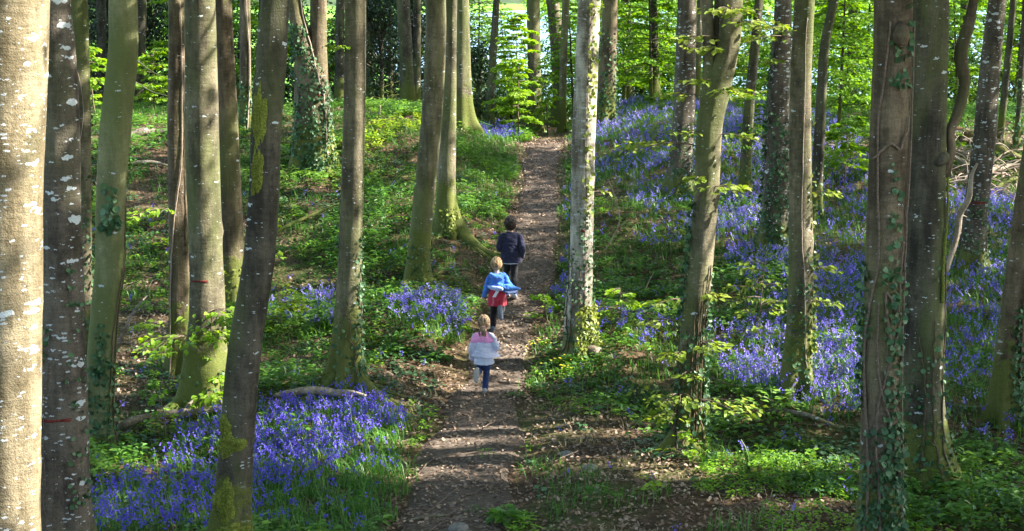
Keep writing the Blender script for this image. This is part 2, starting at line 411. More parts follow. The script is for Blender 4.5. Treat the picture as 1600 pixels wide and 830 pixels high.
# lake beyond the wood
m, nt, out = mat('lake_water'); p = nd(nt, 'ShaderNodeBsdfPrincipled'); p.inputs['Base Color'].default_value = (.16, .26, .34, 1)
p.inputs['Roughness'].default_value = .3; p.inputs['IOR'].default_value = 1.33
tc = nd(nt, 'ShaderNodeTexCoord'); n = noise(nt, mapping(nt, tc.outputs['Object'], (.5, 1.6, 1)), .9, 3)
bp = nd(nt, 'ShaderNodeBump'); bp.inputs['Strength'].default_value = .35; bp.inputs['Distance'].default_value = .2
nt.links.new(n, bp.inputs['Height']); nt.links.new(bp.outputs[0], p.inputs['Normal']); nt.links.new(p.outputs[0], out.inputs[0])
b = MB(); sh = [(-3.5, 66), (-1, 63), (6, 62), (20, 60), (60, 58), (140, 80), (160, 180), (80, 205), (0, 200), (-12, 185), (-14, 140), (-9, 100)]
V = [(x, y, .72) for x, y in sh]; b.add(V, [np.array([list(range(len(V)))])]); tag(b.build('lake', m), 'pale blue sheet of water seen between the trunks', 'lake', kind='structure')

# ------------------------------------------------------------------ sun direction
AZ, EL = math.radians(2), math.radians(40)
SUN = np.array([math.cos(EL) * math.cos(AZ), math.cos(EL) * math.sin(AZ), math.sin(EL)])
E1 = unit(np.cross(SUN, [0, 0, 1.0])); E2 = np.cross(SUN, E1)
RES = .14; LIT = {}
G0, GN = -70.0, 1000
litmap = np.zeros((GN, GN), np.float32)
def sunuv(P):
    P = np.asarray(P, float); return P @ E1, P @ E2
def mark_lit(P, r, val=1.0):
    a, c = sunuv(P); ia = ((a - G0) / RES).astype(int); ic = ((c - G0) / RES).astype(int); k = int(math.ceil(r / RES))
    for da in range(-k, k + 1):
        for dc in range(-k, k + 1):
            if da * da + dc * dc <= (r / RES) ** 2 + .3:
                x = np.clip(ia + da, 0, GN - 1); y = np.clip(ic + dc, 0, GN - 1)
                litmap[x, y] = np.maximum(litmap[x, y], val)
def inpoly(u, v, poly):
    p = np.asarray(poly, float); r = np.zeros(np.shape(u), bool); j = len(p) - 1
    for i in range(len(p)):
        c = ((p[i, 1] > v) != (p[j, 1] > v)) & (u < (p[j, 0] - p[i, 0]) * (v - p[i, 1]) / (p[j, 1] - p[i, 1] + 1e-9) + p[i, 0])
        r ^= c; j = i
    return r
def scatter(density, y0=13.2, y1=47, margin=1.12):
    """ground points inside the visible wedge, with their pixels"""
    pts = []
    for a in np.arange(y0, y1, 1.0):
        w = .325 * (a + 1) * margin * 2 + .6; n = rng.poisson(density * w)
        pts.append(np.stack([rng.uniform(-w / 2, w / 2, n), rng.uniform(a, min(a + 1, y1), n)], 1))
    p = np.concatenate(pts); z = hgt(p[:, 0], p[:, 1]); P = np.column_stack([p, z]); u, v, _ = to_pix(P)
    return P, u, v
LITZ = [  # (polygon of the photograph's sunlit ground, strength)
    ([(190, 470), (330, 470), (330, 560), (270, 640), (180, 600)], .6),
    ([(400, 430), (530, 430), (530, 600), (410, 620), (395, 520)], .85),
    ([(565, 470), (730, 465), (745, 540), (720, 600), (690, 625), (575, 590)], .95),
    ([(600, 640), (700, 630), (790, 660), (760, 700), (690, 712), (610, 700)], .7),
    ([(690, 555), (815, 555), (835, 610), (700, 625)], .85),
    ([(540, 185), (665, 180), (665, 215), (560, 240)], .85), ([(560, 240), (665, 215), (640, 330), (440, 330), (430, 260)], .35),
    ([(710, 220), (810, 215), (815, 300), (720, 330)], .4),
    ([(850, 480), (1065, 490), (1110, 580), (1000, 600), (830, 600)], .95),
    ([(1105, 535), (1340, 520), (1345, 660), (1230, 660), (1110, 600)], .97),
    ([(1080, 715), (1340, 725), (1345, 790), (1090, 775)], .95),
    ([(880, 640), (960, 630), (990, 700), (880, 700)], .7),
    ([(940, 155), (1085, 155), (1085, 205), (950, 215)], .7),
    ([(990, 300), (1105, 300), (1105, 370), (990, 360)], .7), ([(1120, 325), (1235, 325), (1235, 385), (1120, 380)], .7),
    ([(1120, 160), (1250, 160), (1250, 230), (1120, 220)], .6),
    ([(790, 185), (905, 185), (905, 232), (790, 232)], .95), ([(1280, 205), (1350, 205), (1350, 245), (1280, 245)], .8),
    ([(1485, 205), (1600, 205), (1600, 330), (1485, 330)], .8), ([(755, 300), (880, 300), (870, 480), (770, 480)], .15),
    ([(420, 640), (615, 640), (620, 740), (420, 740)], .75), ([(430, 240), (540, 300), (640, 330), (560, 430), (420, 430)], .5), ([(600, 330), (640, 330), (700, 460), (600, 470)], .5), ([(950, 380), (1110, 380), (1110, 480), (960, 480)], .45), ([(1120, 400), (1240, 400), (1240, 540), (1120, 520)], .6), ([(130, 230), (290, 260), (290, 470), (190, 470)], .5), ([(1480, 440), (1600, 440), (1600, 480), (1480, 480)], .6),
    ([(180, 190), (270, 190), (270, 260), (180, 260)], .7), ([(200, 760), (330, 700), (330, 830), (200, 830)], .45),
]
P_, u_, v_ = scatter(30)
for poly, val in LITZ:
    k = inpoly(u_, v_, poly); mark_lit(P_[k], .2, val)
    mark_lit(P_[k] + [0, 0, .35], .2, val)

# ------------------------------------------------------------------ tree trunks
def add_roots(T, lst, mossy=None):
    """lst: list of (azimuth, length, radius)"""
    for (az, L, r) in lst:
        t = np.linspace(0, 1, 18); a = az + .25 * np.sin(t * 3 + az * 5); d0 = T.r0 * .45
        x = T.base[0] + np.cos(az) * d0 + np.cumsum(np.cos(a)) * L / 18; y = T.base[1] + np.sin(az) * d0 + np.cumsum(np.sin(a)) * L / 18
        z = hgt(x, y) + r * .35 * (1 - t) + (.42 * np.exp(-t * 7)) * T.r0 * 2 - .02
        V, Fs = tube(np.stack([x, y, z], 1), r * (1.25 - t) ** 1.2 * .9 + .006, 10); T.mb.add(V, Fs)
class Trunk: pass
def make_trunk(spec, top=17.0, world=None, seg=28, flare=.95, lobes=5, wob=.05, seed=0, basez=None, Y=None, stems=None):
    """spec: (u, v, width) from the top of the picture to the foot. Returns world polyline and radii."""
    r = np.random.default_rng(seed + 500)
    if world is not None:
        x, y, r0 = world; base = np.array([x, y, float(hgt(x, y))]); lean = r.normal(0, .04, 2)
        pts = [base - [0, 0, .25], base] + [base + [lean[0] * z, lean[1] * z, z] for z in (1.5, 3, 5, 7)]; rad = [r0 * 1.02, r0 * 1.02, r0, r0 * .95, r0 * .92, r0 * .9]; Yd = y; g = base
    s = [] if world is not None else sorted(spec, key=lambda q: q[1])
    if s: ub, vb, wb = s[-1]
    if world is not None: pass
    elif Y is None:
        g = ground(ub, vb)
    else:
        q = at(ub, vb, Y); g = np.array([q[0], Y, float(hgt(q[0], Y))])
    if world is None: Yd = g[1]; pts = []; rad = []
    for (u, v, w) in (s[:-1] if Y is None else s) if world is None else []:
        q = at(u, v, Yd); pts.append(q); rad.append(w / 2 * np.linalg.norm(q - CAM) / F * .98)
    if world is None:
        pts = pts[::-1]; rad = rad[::-1]                                   # foot upwards
        r0 = rad[0]
        base = np.array([g[0], g[1], g[2]])
        pts = [base - [0, 0, .25], base] + [q for q in pts if q[2] > base[2] + .15]; rad = [r0 * 1.02, r0 * 1.02] + rad[-(len(pts) - 2):]
    r0 = rad[0]
    # above the frame: keep the lean, straightening upwards
    d = unit(pts[-1] - pts[-2]) if len(pts) > 2 else np.array([0, 0, 1.0]); q = pts[-1]; rr = rad[-1]; H = base[2] + top
    n_vis = len(pts)
    while q[2] < H:
        d = unit(d + [r.normal() * .06, r.normal() * .06, .25]); q = q + d * 1.5; rr = max(rr * (.93 if q[2] < base[2] + 10 else .8), .03); pts.append(q); rad.append(rr)
    pts = np.array(pts); rad = np.array(rad)
    L = np.concatenate([[0], np.cumsum(np.linalg.norm(np.diff(pts, axis=0), axis=1))])
    n = int(min(130, max(30, (L[-1]) / .14)))
    tt = np.concatenate([np.linspace(0, 8, int(n * .75), endpoint=False), np.linspace(8, L[-1], int(n * .25) + 2)]) if L[-1] > 9 else np.linspace(0, L[-1], n)
    C = curve(pts, 400); LC = np.concatenate([[0], np.cumsum(np.linalg.norm(np.diff(C, axis=0), axis=1))]); LC = LC / LC[-1] * L[-1]
    P = np.stack([np.interp(tt, LC, C[:, k]) for k in range(3)], 1); R = np.interp(tt, L, rad)
    th = np.arange(seg) / seg * 2 * PI; z = (P[:, 2] - base[2])[:, None]
    ph = r.uniform(0, 2 * PI, 6)
    mul = 1 + wob * np.sin(2 * th + ph[0] + z * .5) + wob * .7 * np.sin(3 * th + ph[1] - z * .35) + wob * .4 * np.sin(5 * th + ph[2] + z * .8) \
        + wob * .5 * np.sin(z * 2.1 + ph[3]) * np.sin(th + ph[4])
    mul = mul + wob * .9 * (fbm(np.cos(th)[None] * 2.2 + ph[5] * 9 + np.sin(th)[None] * 1.7, z * 2.2 + np.sin(th)[None], seed, 3) - .5) + .03 * (fbm(z * 3.2 + ph[1] * 5, 0 * z + .5, seed + 3, 2) - .5)
    for q in range(r.integers(5, 10)):      # branch scars and swellings
        zc, tc_, a_ = r.uniform(.8, 6.5), r.uniform(0, 2 * PI), r.uniform(.03, .11); mul = mul + a_ * np.exp(-((z - zc) / .09) ** 2 - ((np.mod(th[None] - tc_ + PI, 2 * PI) - PI) / .28) ** 2)
    fl = np.exp(-np.maximum(z, 0) / (.22 + r0 * .5)) * flare
    mul = mul + fl * (.55 + .45 * np.cos(lobes * th + ph[3]) + .3 * np.cos((lobes - 2) * th + ph[2]))
    T = Trunk(); T.P = P; T.R = R; T.mul = mul; T.seg = seg; T.base = base; T.Y = Yd; T.r0 = r0; T.rng = r; T.top = P[-1]; T.mb = MB()
    V, Fs = tube(P, R, seg, mul); T.mb.add(V, Fs); T.Vg = V[:len(P) * seg].reshape(len(P), seg, 3)
    return T
def surf(T, h, th):
    """point and outward normal on the trunk's bark at height h over the foot, angle th (0 = towards +x, -pi/2 = camera side)"""
    h = np.atleast_1d(h); th = np.atleast_1d(th)
    c = np.stack([np.interp(h, T.P[:, 2] - T.base[2], T.P[:, k]) for k in range(3)], 1)
    zi = np.clip(np.searchsorted(T.P[:, 2] - T.base[2], h), 1, len(T.P) - 1)
    d = np.stack([np.cos(th), np.sin(th), np.zeros_like(th)], 1)
    rel = T.Vg[zi] - T.P[zi][:, None]; ang = unit(rel); dots = np.einsum('nsk,nk->ns', ang, d); j = dots.argmax(1)
    rr = np.linalg.norm(rel[np.arange(len(h)), j], axis=1)
    return c + d * rr[:, None], d
def add_ivy(T, parent, h0, h1, n, th0=-PI, th1=PI, size=.07, m='ivy', name='ivy', thin=True, stems=0, spread=.03):
    r = T.rng; h = h0 + (h1 - h0) * (r.random(n) ** (1.6 if thin else 1)); th = r.uniform(th0, th1, n)
    kk = vnoise(th * 1.3 + 5, h * 1.4, 77) > .42 if thin else np.ones(n, bool)
    h, th = h[kk], th[kk]; n = len(h)
    P, N = surf(T, h, th); P = P + N * (r.random((n, 1)) * spread + .006)
    D = unit(rdir(n) * .8 + N * .4 + [0, 0, -.5]); mb = MB()
    mb.add(*leaves(P, D, unit(N + rdir(n) * .5), size * r.uniform(.6, 1.3, n), .95, .06, .12))
    o = mb.build(name, M[m], parent, origin=T.base)
    if stems:
        vb_ = MB()
        for s in range(stems):
            hh = np.linspace(h0 - .05, h0 + (h1 - h0) * r.uniform(.5, 1), 40); tt = r.uniform(th0, th1) + np.cumsum(r.normal(0, .07, 40))
            p, nn = surf(T, hh, tt); V, Fs = tube(p + nn * .012, np.linspace(.014, .006, 40) * r.uniform(.7, 1.3), 6); vb_.add(V, Fs)
        vb_.build('climbing_stem', M['dark_vine'], parent, origin=T.base)
    return o
def add_vine(T, parent, path, m='pale_vine', r0=.012):
    """path: list of (height, angle)"""
    p = curve([(a, c, 0) for a, c in path], 60); q, nn = surf(T, p[:, 0], p[:, 1] + np.cumsum(T.rng.normal(0, .03, 60)) * .7)
    V, Fs = tube(q + nn * r0 * 1.3, np.linspace(r0, r0 * .6, 60), 6); mb = MB(); mb.add(V, Fs)
    mb.build('climbing_stem', M[m], parent, origin=T.base)
def add_limbs(T, n, h0, h1, L=3.2):
    """crown limbs above the picture"""
    r = T.rng; tips = []
    for k in range(n):
        h = r.uniform(h0, h1); c = np.array([np.interp(h, T.P[:, 2] - T.base[2], T.P[:, q]) for q in range(3)])
        R = np.interp(h, T.P[:, 2] - T.base[2], T.R); az = r.uniform(0, 2 * PI); l = L * r.uniform(.7, 1.2)
        d = np.array([math.cos(az), math.sin(az), .55]); p = curve([c, c + d * l * .5, c + d * l + [0, 0, l * .25]], 12)
        V, Fs = tube(p, np.linspace(R * .45, .02, 12), 7); T.mb.add(V, Fs); tips.append(p)
    return tips
def spray(leafmb, woodmb, base, az, L, rise, nl, size, w=.32, droop=.25, r=None, wr=.008, start=.15, flat=1.0):
    """one flat beech spray: a thin branch with two-ranked leaves"""
    r = r or rng
    t = np.linspace(0, 1, 9); p = np.stack([base[0] + np.cos(az) * L * t, base[1] + np.sin(az) * L * t, base[2] + L * (rise * t - droop * t ** 2)], 1)
    p[1:, :2] += r.normal(0, .015 * L, (8, 2))
    if woodmb is not None:
        V, Fs = tube(p, np.linspace(wr, wr * .3, 9), 4, cap=False); woodmb.add(V, Fs)
    tl = start + (1 - start) * r.random(nl) ** .8
    c = np.stack([np.interp(tl, t, p[:, k]) for k in range(3)], 1)
    side = r.choice([-1, 1], nl); off = r.random(nl) * w * L * (1.15 - tl * .8)
    sd = np.array([-math.sin(az), math.cos(az), 0]); fd = np.array([math.cos(az), math.sin(az), 0])
    P = c + sd * (side * off)[:, None] + fd * (off * .6)[:, None]; P[:, 2] += r.normal(0, .03 * L * (1.3 - flat * .8), nl) - off * .12
    D = sd * (side * r.uniform(.4, 1, nl))[:, None] + fd * r.uniform(.3, 1, nl)[:, None] + r.normal(0, .25, (nl, 3)) + [0, 0, -.2]
    N = np.array([0, 0, 1.0]) + r.normal(0, .35, (nl, 3))
    leafmb.add(*leaves(P, D, N, size * r.uniform(.6, 1.2, nl), .68, .08, .15, tint=np.clip(r.normal(.5, .22, nl) + r.normal(0, .15), 0, 1)))
def crown_leaves(T, tips, R=3.6, n=2600, z0=9, z1=17, size=.24):
    """leafy crown above the frame: clumps round the limbs; leaves cut away so that sun reaches the marked spots"""
    r = T.rng; nc = 60
    cz = r.uniform(z0, z1, nc) + T.base[2]; a = r.uniform(0, 2 * PI, nc); rr = R * np.sqrt(r.random(nc)) * np.sqrt(np.clip(1 - ((cz - T.base[2] - (z0 + z1) / 2) / ((z1 - z0) * .62)) ** 2, .1, 1))
    cen = np.stack([T.top[0] * .5 + T.base[0] * .5 + rr * np.cos(a), T.base[1] + rr * np.sin(a), cz], 1)
    k = r.integers(0, nc, n); P = cen[k] + r.normal(0, 1, (n, 3)) * [.75, .75, .4]
    uu, vv = sunuv(P); ia = np.clip(((uu - G0) / RES).astype(int), 0, GN - 1); ic = np.clip(((vv - G0) / RES).astype(int), 0, GN - 1)
    lit = litmap[ia, ic]; hole = fbm(uu * .9, vv * .9, 91, 3)
    keep = r.random(n) > lit * .985 + .0  # drop leaves that would shade a spot marked as sunlit
    keep &= ~((hole > (.74 if n > 9000 else .66)) & (r.random(n) < .8))
    px, py, pz = to_pix(P); keep &= ~((pz > 1) & (py > -30))
    P = P[keep]; n = len(P)
    mb = MB(); mb.add(*leaves(P, rdir(n), rdir(n, 1.2), size * r.uniform(.6, 1.3, n), .8, .08, .1, simple=True))
    return mb
def mark_trunk(T, v0, v1, side=1, r=.30, val=1.0):
    """let the sun reach this stretch of the bark"""
    pts = []
    for i in range(len(T.P)):
        u, v, _ = to_pix(T.P[i])
        if v0 <= v <= v1: pts.append(T.P[i] + [T.R[i] * .6 * side, 0, 0])
    if pts:
        P = np.array(pts); mark_lit(np.repeat(P, 3, 0) + np.repeat([[0, 0, -.06], [0, 0, 0], [0, 0, .06]], len(P), 0).reshape(-1, 3), r, val)

TREES = []
def seg_near(T): return T.seg > 20 and T.Y > 13.5
for (u_s, y_s, h_s, r_s) in ((150, 40, 3, .9), (240, 42, 2.6, 1.0), (822, 43.5, 3.6, 1.3), (862, 45, 2.4, .8), (1312, 39, 4, 1.0), (1018, 45.5, 4, 1.0)):
    q_ = at(u_s, 200, y_s); n_ = 260; mark_lit(np.column_stack([q_[0] + rng.normal(0, r_s * .45, n_), y_s + rng.normal(0, r_s * .45, n_), float(hgt(q_[0], y_s)) + rng.uniform(.2, h_s, n_)]), .25, .95 if u_s < 900 else .6)
P_ = np.column_stack([rng.uniform(1, 20, 900), rng.uniform(46, 60, 900), rng.uniform(1, 6, 900)]); mark_lit(P_, .45, .8)
def tree(label, spec, bark, lit=(), name='beech_tree', crown=True, group='beech trees of the wood', **kw):
    T = make_trunk(spec, seed=len(TREES) * 7 + 3, **kw)
    if seg_near(T): add_roots(T, [(T.rng.uniform(0, 2 * PI), T.r0 * T.rng.uniform(2.0, 3.6), T.r0 * T.rng.uniform(.2, .34)) for k in range(5)])
    T.e = empty(name, T.base, label, 'tree', group); T.bark = bark; T.crown = crown; T.parts = []
    for (a, c) in lit: mark_trunk(T, a, c)
    TREES.append(T); return T

tA = tree('sunlit tan trunk blotched with white lichen, cut by the left picture edge', [(22, 0, 102), (17, 300, 100), (12, 600, 102), (2, 830, 104), (-4, 1010, 112)], 'bark_tan', [(-60, 900)], Y=12.0, wob=.075)
tB = tree('dark brown trunk spotted with white lichen, beside the tan sunlit trunk', [(84, 0, 50), (93, 150, 58), (94, 415, 66), (97, 830, 80), (98, 960, 96)], 'bark_lichen', Y=14.3)
tC = tree('slender grey trunk showing behind the dark lichen spotted one', [(121, 0, 31), (127, 200, 30), (129, 400, 28), (130, 560, 34), (130, 600, 40)], 'bark_grey')
tD = tree('bent trunk greened all over with algae, ivy tuft on its foot', [(193, 0, 45), (193, 80, 47), (181, 200, 49), (174, 300, 46), (171, 415, 44), (163, 500, 42), (157, 600, 44), (153, 660, 48), (152, 700, 60)], 'bark_moss', lobes=4)
tE = tree('thin straight trunk with a pale climbing stem, touching the thick half lit trunk', [(275, 0, 25), (276, 200, 28), (280, 415, 29), (282, 520, 34), (282, 585, 44)], 'bark_brown', [(120, 330)])
tF = tree('thick trunk lit down its right half, broad mossy foot and red mark', [(313, 0, 46), (315, 200, 50), (321, 415, 50), (322, 500, 56), (320, 580, 66), (318, 635, 84)], 'bark_grey', [(-60, 480)], flare=.8, lobes=4)
tG = tree('straight brown trunk with yellow green mossy foot, behind the thick half lit trunk', [(347, 0, 29), (354, 200, 33), (361, 350, 34), (363, 430, 36), (364, 490, 46)], 'bark_brown')
tH = tree('dark curved trunk with moss patches, rising from the foreground bluebells', [(431, 0, 48), (424, 100, 51), (416, 200, 48), (412, 300, 48), (402, 415, 48), (382, 550, 50), (369, 700, 50), (358, 830, 54), (354, 880, 66)], 'bark_dark', wob=.06)
tI = tree('smooth grey trunk standing alone between bluebells and path, sunlit near its top', [(556, 0, 33), (553, 200, 36), (547, 415, 39), (543, 530, 46), (541, 600, 62)], 'bark_grey', [(-60, 420)], flare=.8)
tJ = tree('left trunk of the close pair above the children, slightly leaning', [(681, 0, 31), (680, 100, 32), (674, 200, 33), (664, 300, 34), (655, 390, 36), (652, 440, 52)], 'bark_grey', [(-60, 60)], flare=.6)
tK = tree('right trunk of the close pair, long mossy root running down to the path', [(705, 0, 19), (702, 150, 22), (698, 300, 28), (699, 340, 34), (700, 362, 44)], 'bark_grey', [(0, 260)], flare=.8)
tL = tree('grey trunk with one long pale root, on the crest left of the path', [(722, 0, 22), (721, 100, 27), (721, 170, 32), (722, 204, 40)], 'bark_grey', [(-40, 200)])
tM = tree('ivy wrapped trunk dividing into two stems, on the left slope', [(463, 20, 24), (478, 90, 38), (486, 140, 56), (487, 200, 58), (486, 262, 76)], 'bark_brown', flare=.5, name='ivy_covered_tree', crown=False)
tN = tree('furrowed trunk lit on its right, behind the thick left trunks', [(383, 0, 17), (384, 100, 18), (384, 205, 22)], 'bark_brown', [(-40, 200)])
tO = tree('pale trunk beside the path with a bright white sunlit edge', [(921, 0, 34), (912, 200, 38), (907, 400, 38), (903, 480, 44), (905, 552, 66)], 'bark_pale', [(-80, 560)], flare=.7)
tP = tree('ivy footed trunk on the crest just right of the pale sunlit trunk', [(953, 0, 23), (949, 120, 26), (946, 200, 34)], 'bark_brown')
tQ = tree('lichen flecked trunk behind the hanging leafy branch', [(1073, 0, 28), (1069, 150, 32), (1064, 250, 34), (1062, 305, 42)], 'bark_lichen')
tR = tree('forked trunk with leafy shoots and ivy, red rooted foot on bare earth', [(1142, 0, 36), (1141, 45, 34), (1135, 90, 33), (1119, 145, 42), (1108, 200, 40), (1103, 300, 39), (1093, 415, 41), (1084, 500, 42), (1078, 600, 46), (1072, 700, 66)], 'bark_grey', [(50, 215)], flare=.7)
tR.e['label'] = 'forked trunk with leafy shoots and ivy, flared foot on bare earth'
tS = tree('thin dark trunk among bluebells, left of the lichen flecked ivy trunk', [(1186, 0, 13), (1172, 150, 17), (1166, 250, 19), (1163, 310, 24)], 'bark_dark')
tT = tree('lichen flecked trunk cloaked with ivy at its foot, behind the bright edged trunk', [(1223, 0, 27), (1216, 150, 36), (1212, 300, 40), (1208, 390, 48)], 'bark_lichen')
tU = tree('upright trunk with sunlit right edge and ivy foot, standing in lilac bluebells', [(1258, 0, 31), (1251, 150, 32), (1251, 300, 34), (1251, 450, 37), (1246, 560, 40), (1244, 615, 52)], 'bark_grey', [(-80, 500)])
tV = tree('thin dark sinuous trunk right of the bright edged trunk', [(1303, 0, 14), (1288, 80, 15), (1281, 200, 16), (1276, 300, 18), (1275, 340, 22)], 'bark_dark')
tW = tree('brown trunk hung with climbing stems and ivy leaves, nearest on the right', [(1395, 0, 56), (1389, 200, 58), (1381, 415, 61), (1376, 600, 62), (1374, 830, 68), (1374, 890, 84)], 'bark_brown', wob=.05)
tX = tree('broad dark trunk with a rot knot and side stem, behind the ivy hung one', [(1450, 0, 60), (1449, 200, 58), (1445, 415, 62), (1442, 600, 66), (1443, 690, 76), (1446, 752, 98)], 'bark_dark', flare=.6, wob=.06)
tY = tree('leaning grey trunk with red band, bluebells round its foot at right', [(1559, 0, 25), (1546, 120, 30), (1537, 220, 33), (1524, 330, 36), (1517, 425, 48)], 'bark_lichen')
tZ = tree('leaning trunk with ivy foot, cut by the right picture edge', [(1640, 100, 31), (1612, 260, 32), (1590, 415, 32), (1573, 560, 34), (1570, 655, 44)], 'bark_brown')
far = [  # slender or distant trunks
    ('slim trunk beyond the leaning grey trunk at far right', [(1583, 0, 9), (1572, 120, 10), (1562, 225, 12)], 'bark_dark', None),
    ('thin dark trunk between two leafy gaps at far right', [(1599, 60, 8), (1594, 150, 9), (1588, 230, 10)], 'bark_dark', None),
    ('dark distant trunk standing before the water', [(776, 0, 11), (770, 90, 12), (765, 190, 15)], 'bark_dark', 46.),
    ('straight distant trunk rising out of the bright green sapling', [(833, 0, 20), (834, 90, 20), (836, 190, 22)], 'bark_grey', 47.),
    ('curved grey trunk at the head of the path', [(864, 0, 22), (870, 70, 21), (874, 140, 22), (874, 195, 28)], 'bark_grey', None),
    ('slim stem close behind the curved trunk at the path head', [(884, 0, 11), (881, 80, 11), (878, 190, 12)], 'bark_grey', 46.),
    ('dark distant trunk left of the lone smooth grey trunk', [(532, 0, 13), (531, 100, 14), (530, 175, 17)], 'bark_dark', 48.),
    ('broad dark trunk in the gloom left of the close pair', [(630, 0, 21), (635, 100, 22), (637, 170, 25)], 'bark_dark', 47.),
    ('narrow dark trunk touching the broad dark one in the gloom', [(652, 0, 11), (651, 170, 13)], 'bark_dark', 48.5),
    ('dark stem behind the top of the curved foreground trunk', [(409, 0, 10), (407, 120, 11), (405, 200, 13)], 'bark_dark', 47.),
    ('dark trunk behind the bent green trunk', [(219, 0, 19), (217, 100, 19), (214, 175, 22)], 'bark_dark', 50.),
    ('distant dark trunk in leaves left of the lichen flecked trunk', [(1020, 0, 13), (1022, 100, 14), (1024, 175, 18)], 'bark_dark', 46.),
    ('distant trunk behind the layered green leaves', [(979, 0, 17), (981, 100, 17), (982, 165, 20)], 'bark_dark', 51.),
    ('slim trunk just behind the lichen flecked trunk', [(1094, 0, 11), (1089, 120, 12), (1086, 200, 14)], 'bark_grey', 45.),
    ('distant trunk in leaves left of the ivy hung near trunk', [(1334, 0, 15), (1331, 100, 15), (1329, 200, 17)], 'bark_dark', 48.),
    ('distant dark trunk seen past the side stem', [(1508, 0, 14), (1504, 120, 14), (1500, 200, 17)], 'bark_dark', 47.),
    ('dark trunk in the deep shade right of the lichen spotted trunk', [(158, 0, 15), (158, 100, 15), (157, 175, 18)], 'bark_dark', 49.),
    ('thin stem in the gloom beside the lone grey trunk', [(577, 0, 8), (577, 165, 10)], 'bark_dark', 49.),
    ('thin pale stem in the gap left of the broad dark trunk', [(609, 20, 6), (611, 165, 8)], 'bark_dark', 50.),
]
for lab, spec, bk, Y in far:
    tree(lab, spec, bk, name='distant_tree', group='distant trunks', Y=Y, top=15, seg=14, flare=.5)

# ---- forks and extra stems belonging to those trees
def extra_stem(T, pix, Yo=0.0, top=6, mb=None, seg=18, wob=.05):
    mb = mb or T.mb; pts = []; rad = []
    for (u, v, w) in pix[::-1]:
        q = at(u, v, T.Y + Yo); pts.append(q); rad.append(w / 2 * np.linalg.norm(q - CAM) / F)
    d = unit(pts[-1] - pts[-2]); q = pts[-1]
    for k in range(top): d = unit(d + [0, 0, .2]); q = q + d * 1.4; pts.append(q); rad.append(rad[-1] * .88)
    P = curve(pts, 60); R = np.interp(np.linspace(0, len(pts) - 1, 60), np.arange(len(pts)), rad)
    th = np.arange(seg) / seg * 2 * PI; mul = 1 + wob * np.sin(2 * th + P[:, 2:3] * 1.3) + wob * np.sin(3 * th - P[:, 2:3] * 2)
    V, Fs = tube(P, R, seg, mul); mb.add(V, Fs); return P
extra_stem(tR, [(1105, 0, 18), (1107, 60, 18), (1108, 110, 20), (1106, 160, 26), (1105, 200, 24)], .04)
extra_stem(tR, [(1122, 20, 12), (1120, 70, 13), (1117, 120, 15), (1111, 165, 18)], .1)
tMs = extra_stem(tM, [(498, -10, 24), (497, 60, 26), (499, 130, 28), (500, 200, 32), (500, 262, 38)], .05)
mark_lit(tMs + [.2, 0, 0], .3, 1)
mbs = MB(); extra_stem(tX, [(1524, -10, 12), (1514, 40, 17), (1502, 85, 20), (1507, 130, 17), (1497, 175, 17), (1485, 205, 14), (1486, 235, 14), (1476, 275, 16)], -.02, top=4, mb=mbs, seg=12, wob=.12)
mbs.build('side_stem', M['bark_brown'], tX.e, True, origin=tX.base)
V, Fs = tube(curve([at(1462, 258, tX.Y - .2), at(1474, 245, tX.Y - .12), at(1479, 238, tX.Y - .1)], 8), [.02, .06, .075, .08, .075, .065, .05, .02], 12); tX.mb.add(V, Fs)
V, Fs = tube(curve([at(1405, 75, tW.Y - .12), at(1408, 55, tW.Y - .2), at(1406, 35, tW.Y - .12)], 9), [.02, .05, .07, .08, .08, .075, .065, .05, .02], 12); tW.mb.add(V, Fs)

# roots
add_roots(tI, [(-.5, 1.3, .10), (-.75, 1.9, .05), (-.35, 1.9, .045), (-.6, 2.2, .04), (-.15, 1.3, .045), (-.9, 1.4, .035), (-.48, 1.6, .05), (-2.6, .7, .08), (3.0, .6, .07)])
add_roots(tK, [(-.45, 1.5, .15), (-.7, 1.5, .09), (-.2, 1.2, .09), (-.55, 1.7, .06), (-.32, 1.6, .06), (-.9, 1.0, .08), (-2.6, .5, .1)])
add_roots(tJ, [(-.6, 1.0, .10), (-1.1, .8, .08), (-2.4, .6, .1), (.2, .6, .08)])
add_roots(tL, [(-.35, 1.0, .09), (-2.5, .5, .08)])
add_roots(tF, [(-2.5, .9, .12), (-1.6, .7, .12), (-.7, .7, .12), (3.0, .6, .1)])
add_roots(tR, [(-2.6, .8, .10), (-2.1, .6, .07), (-.5, .9, .07), (-1.2, .6, .07), (-.1, 1.0, .05)])
add_roots(tX, [(-.6, .9, .09), (-1.5, .5, .09), (-.2, .9, .05)])
add_roots(tO, [(-2.4, .6, .09), (-.6, .6, .09), (-1.4, .5, .08)])
add_roots(tD, [(-2.3, .5, .07), (-.8, .5, .07)]); add_roots(tG, [(-1.2, .5, .1), (-.4, .5, .09)]); add_roots(tU, [(-.5, .4, .06), (-2.6, .4, .06)])

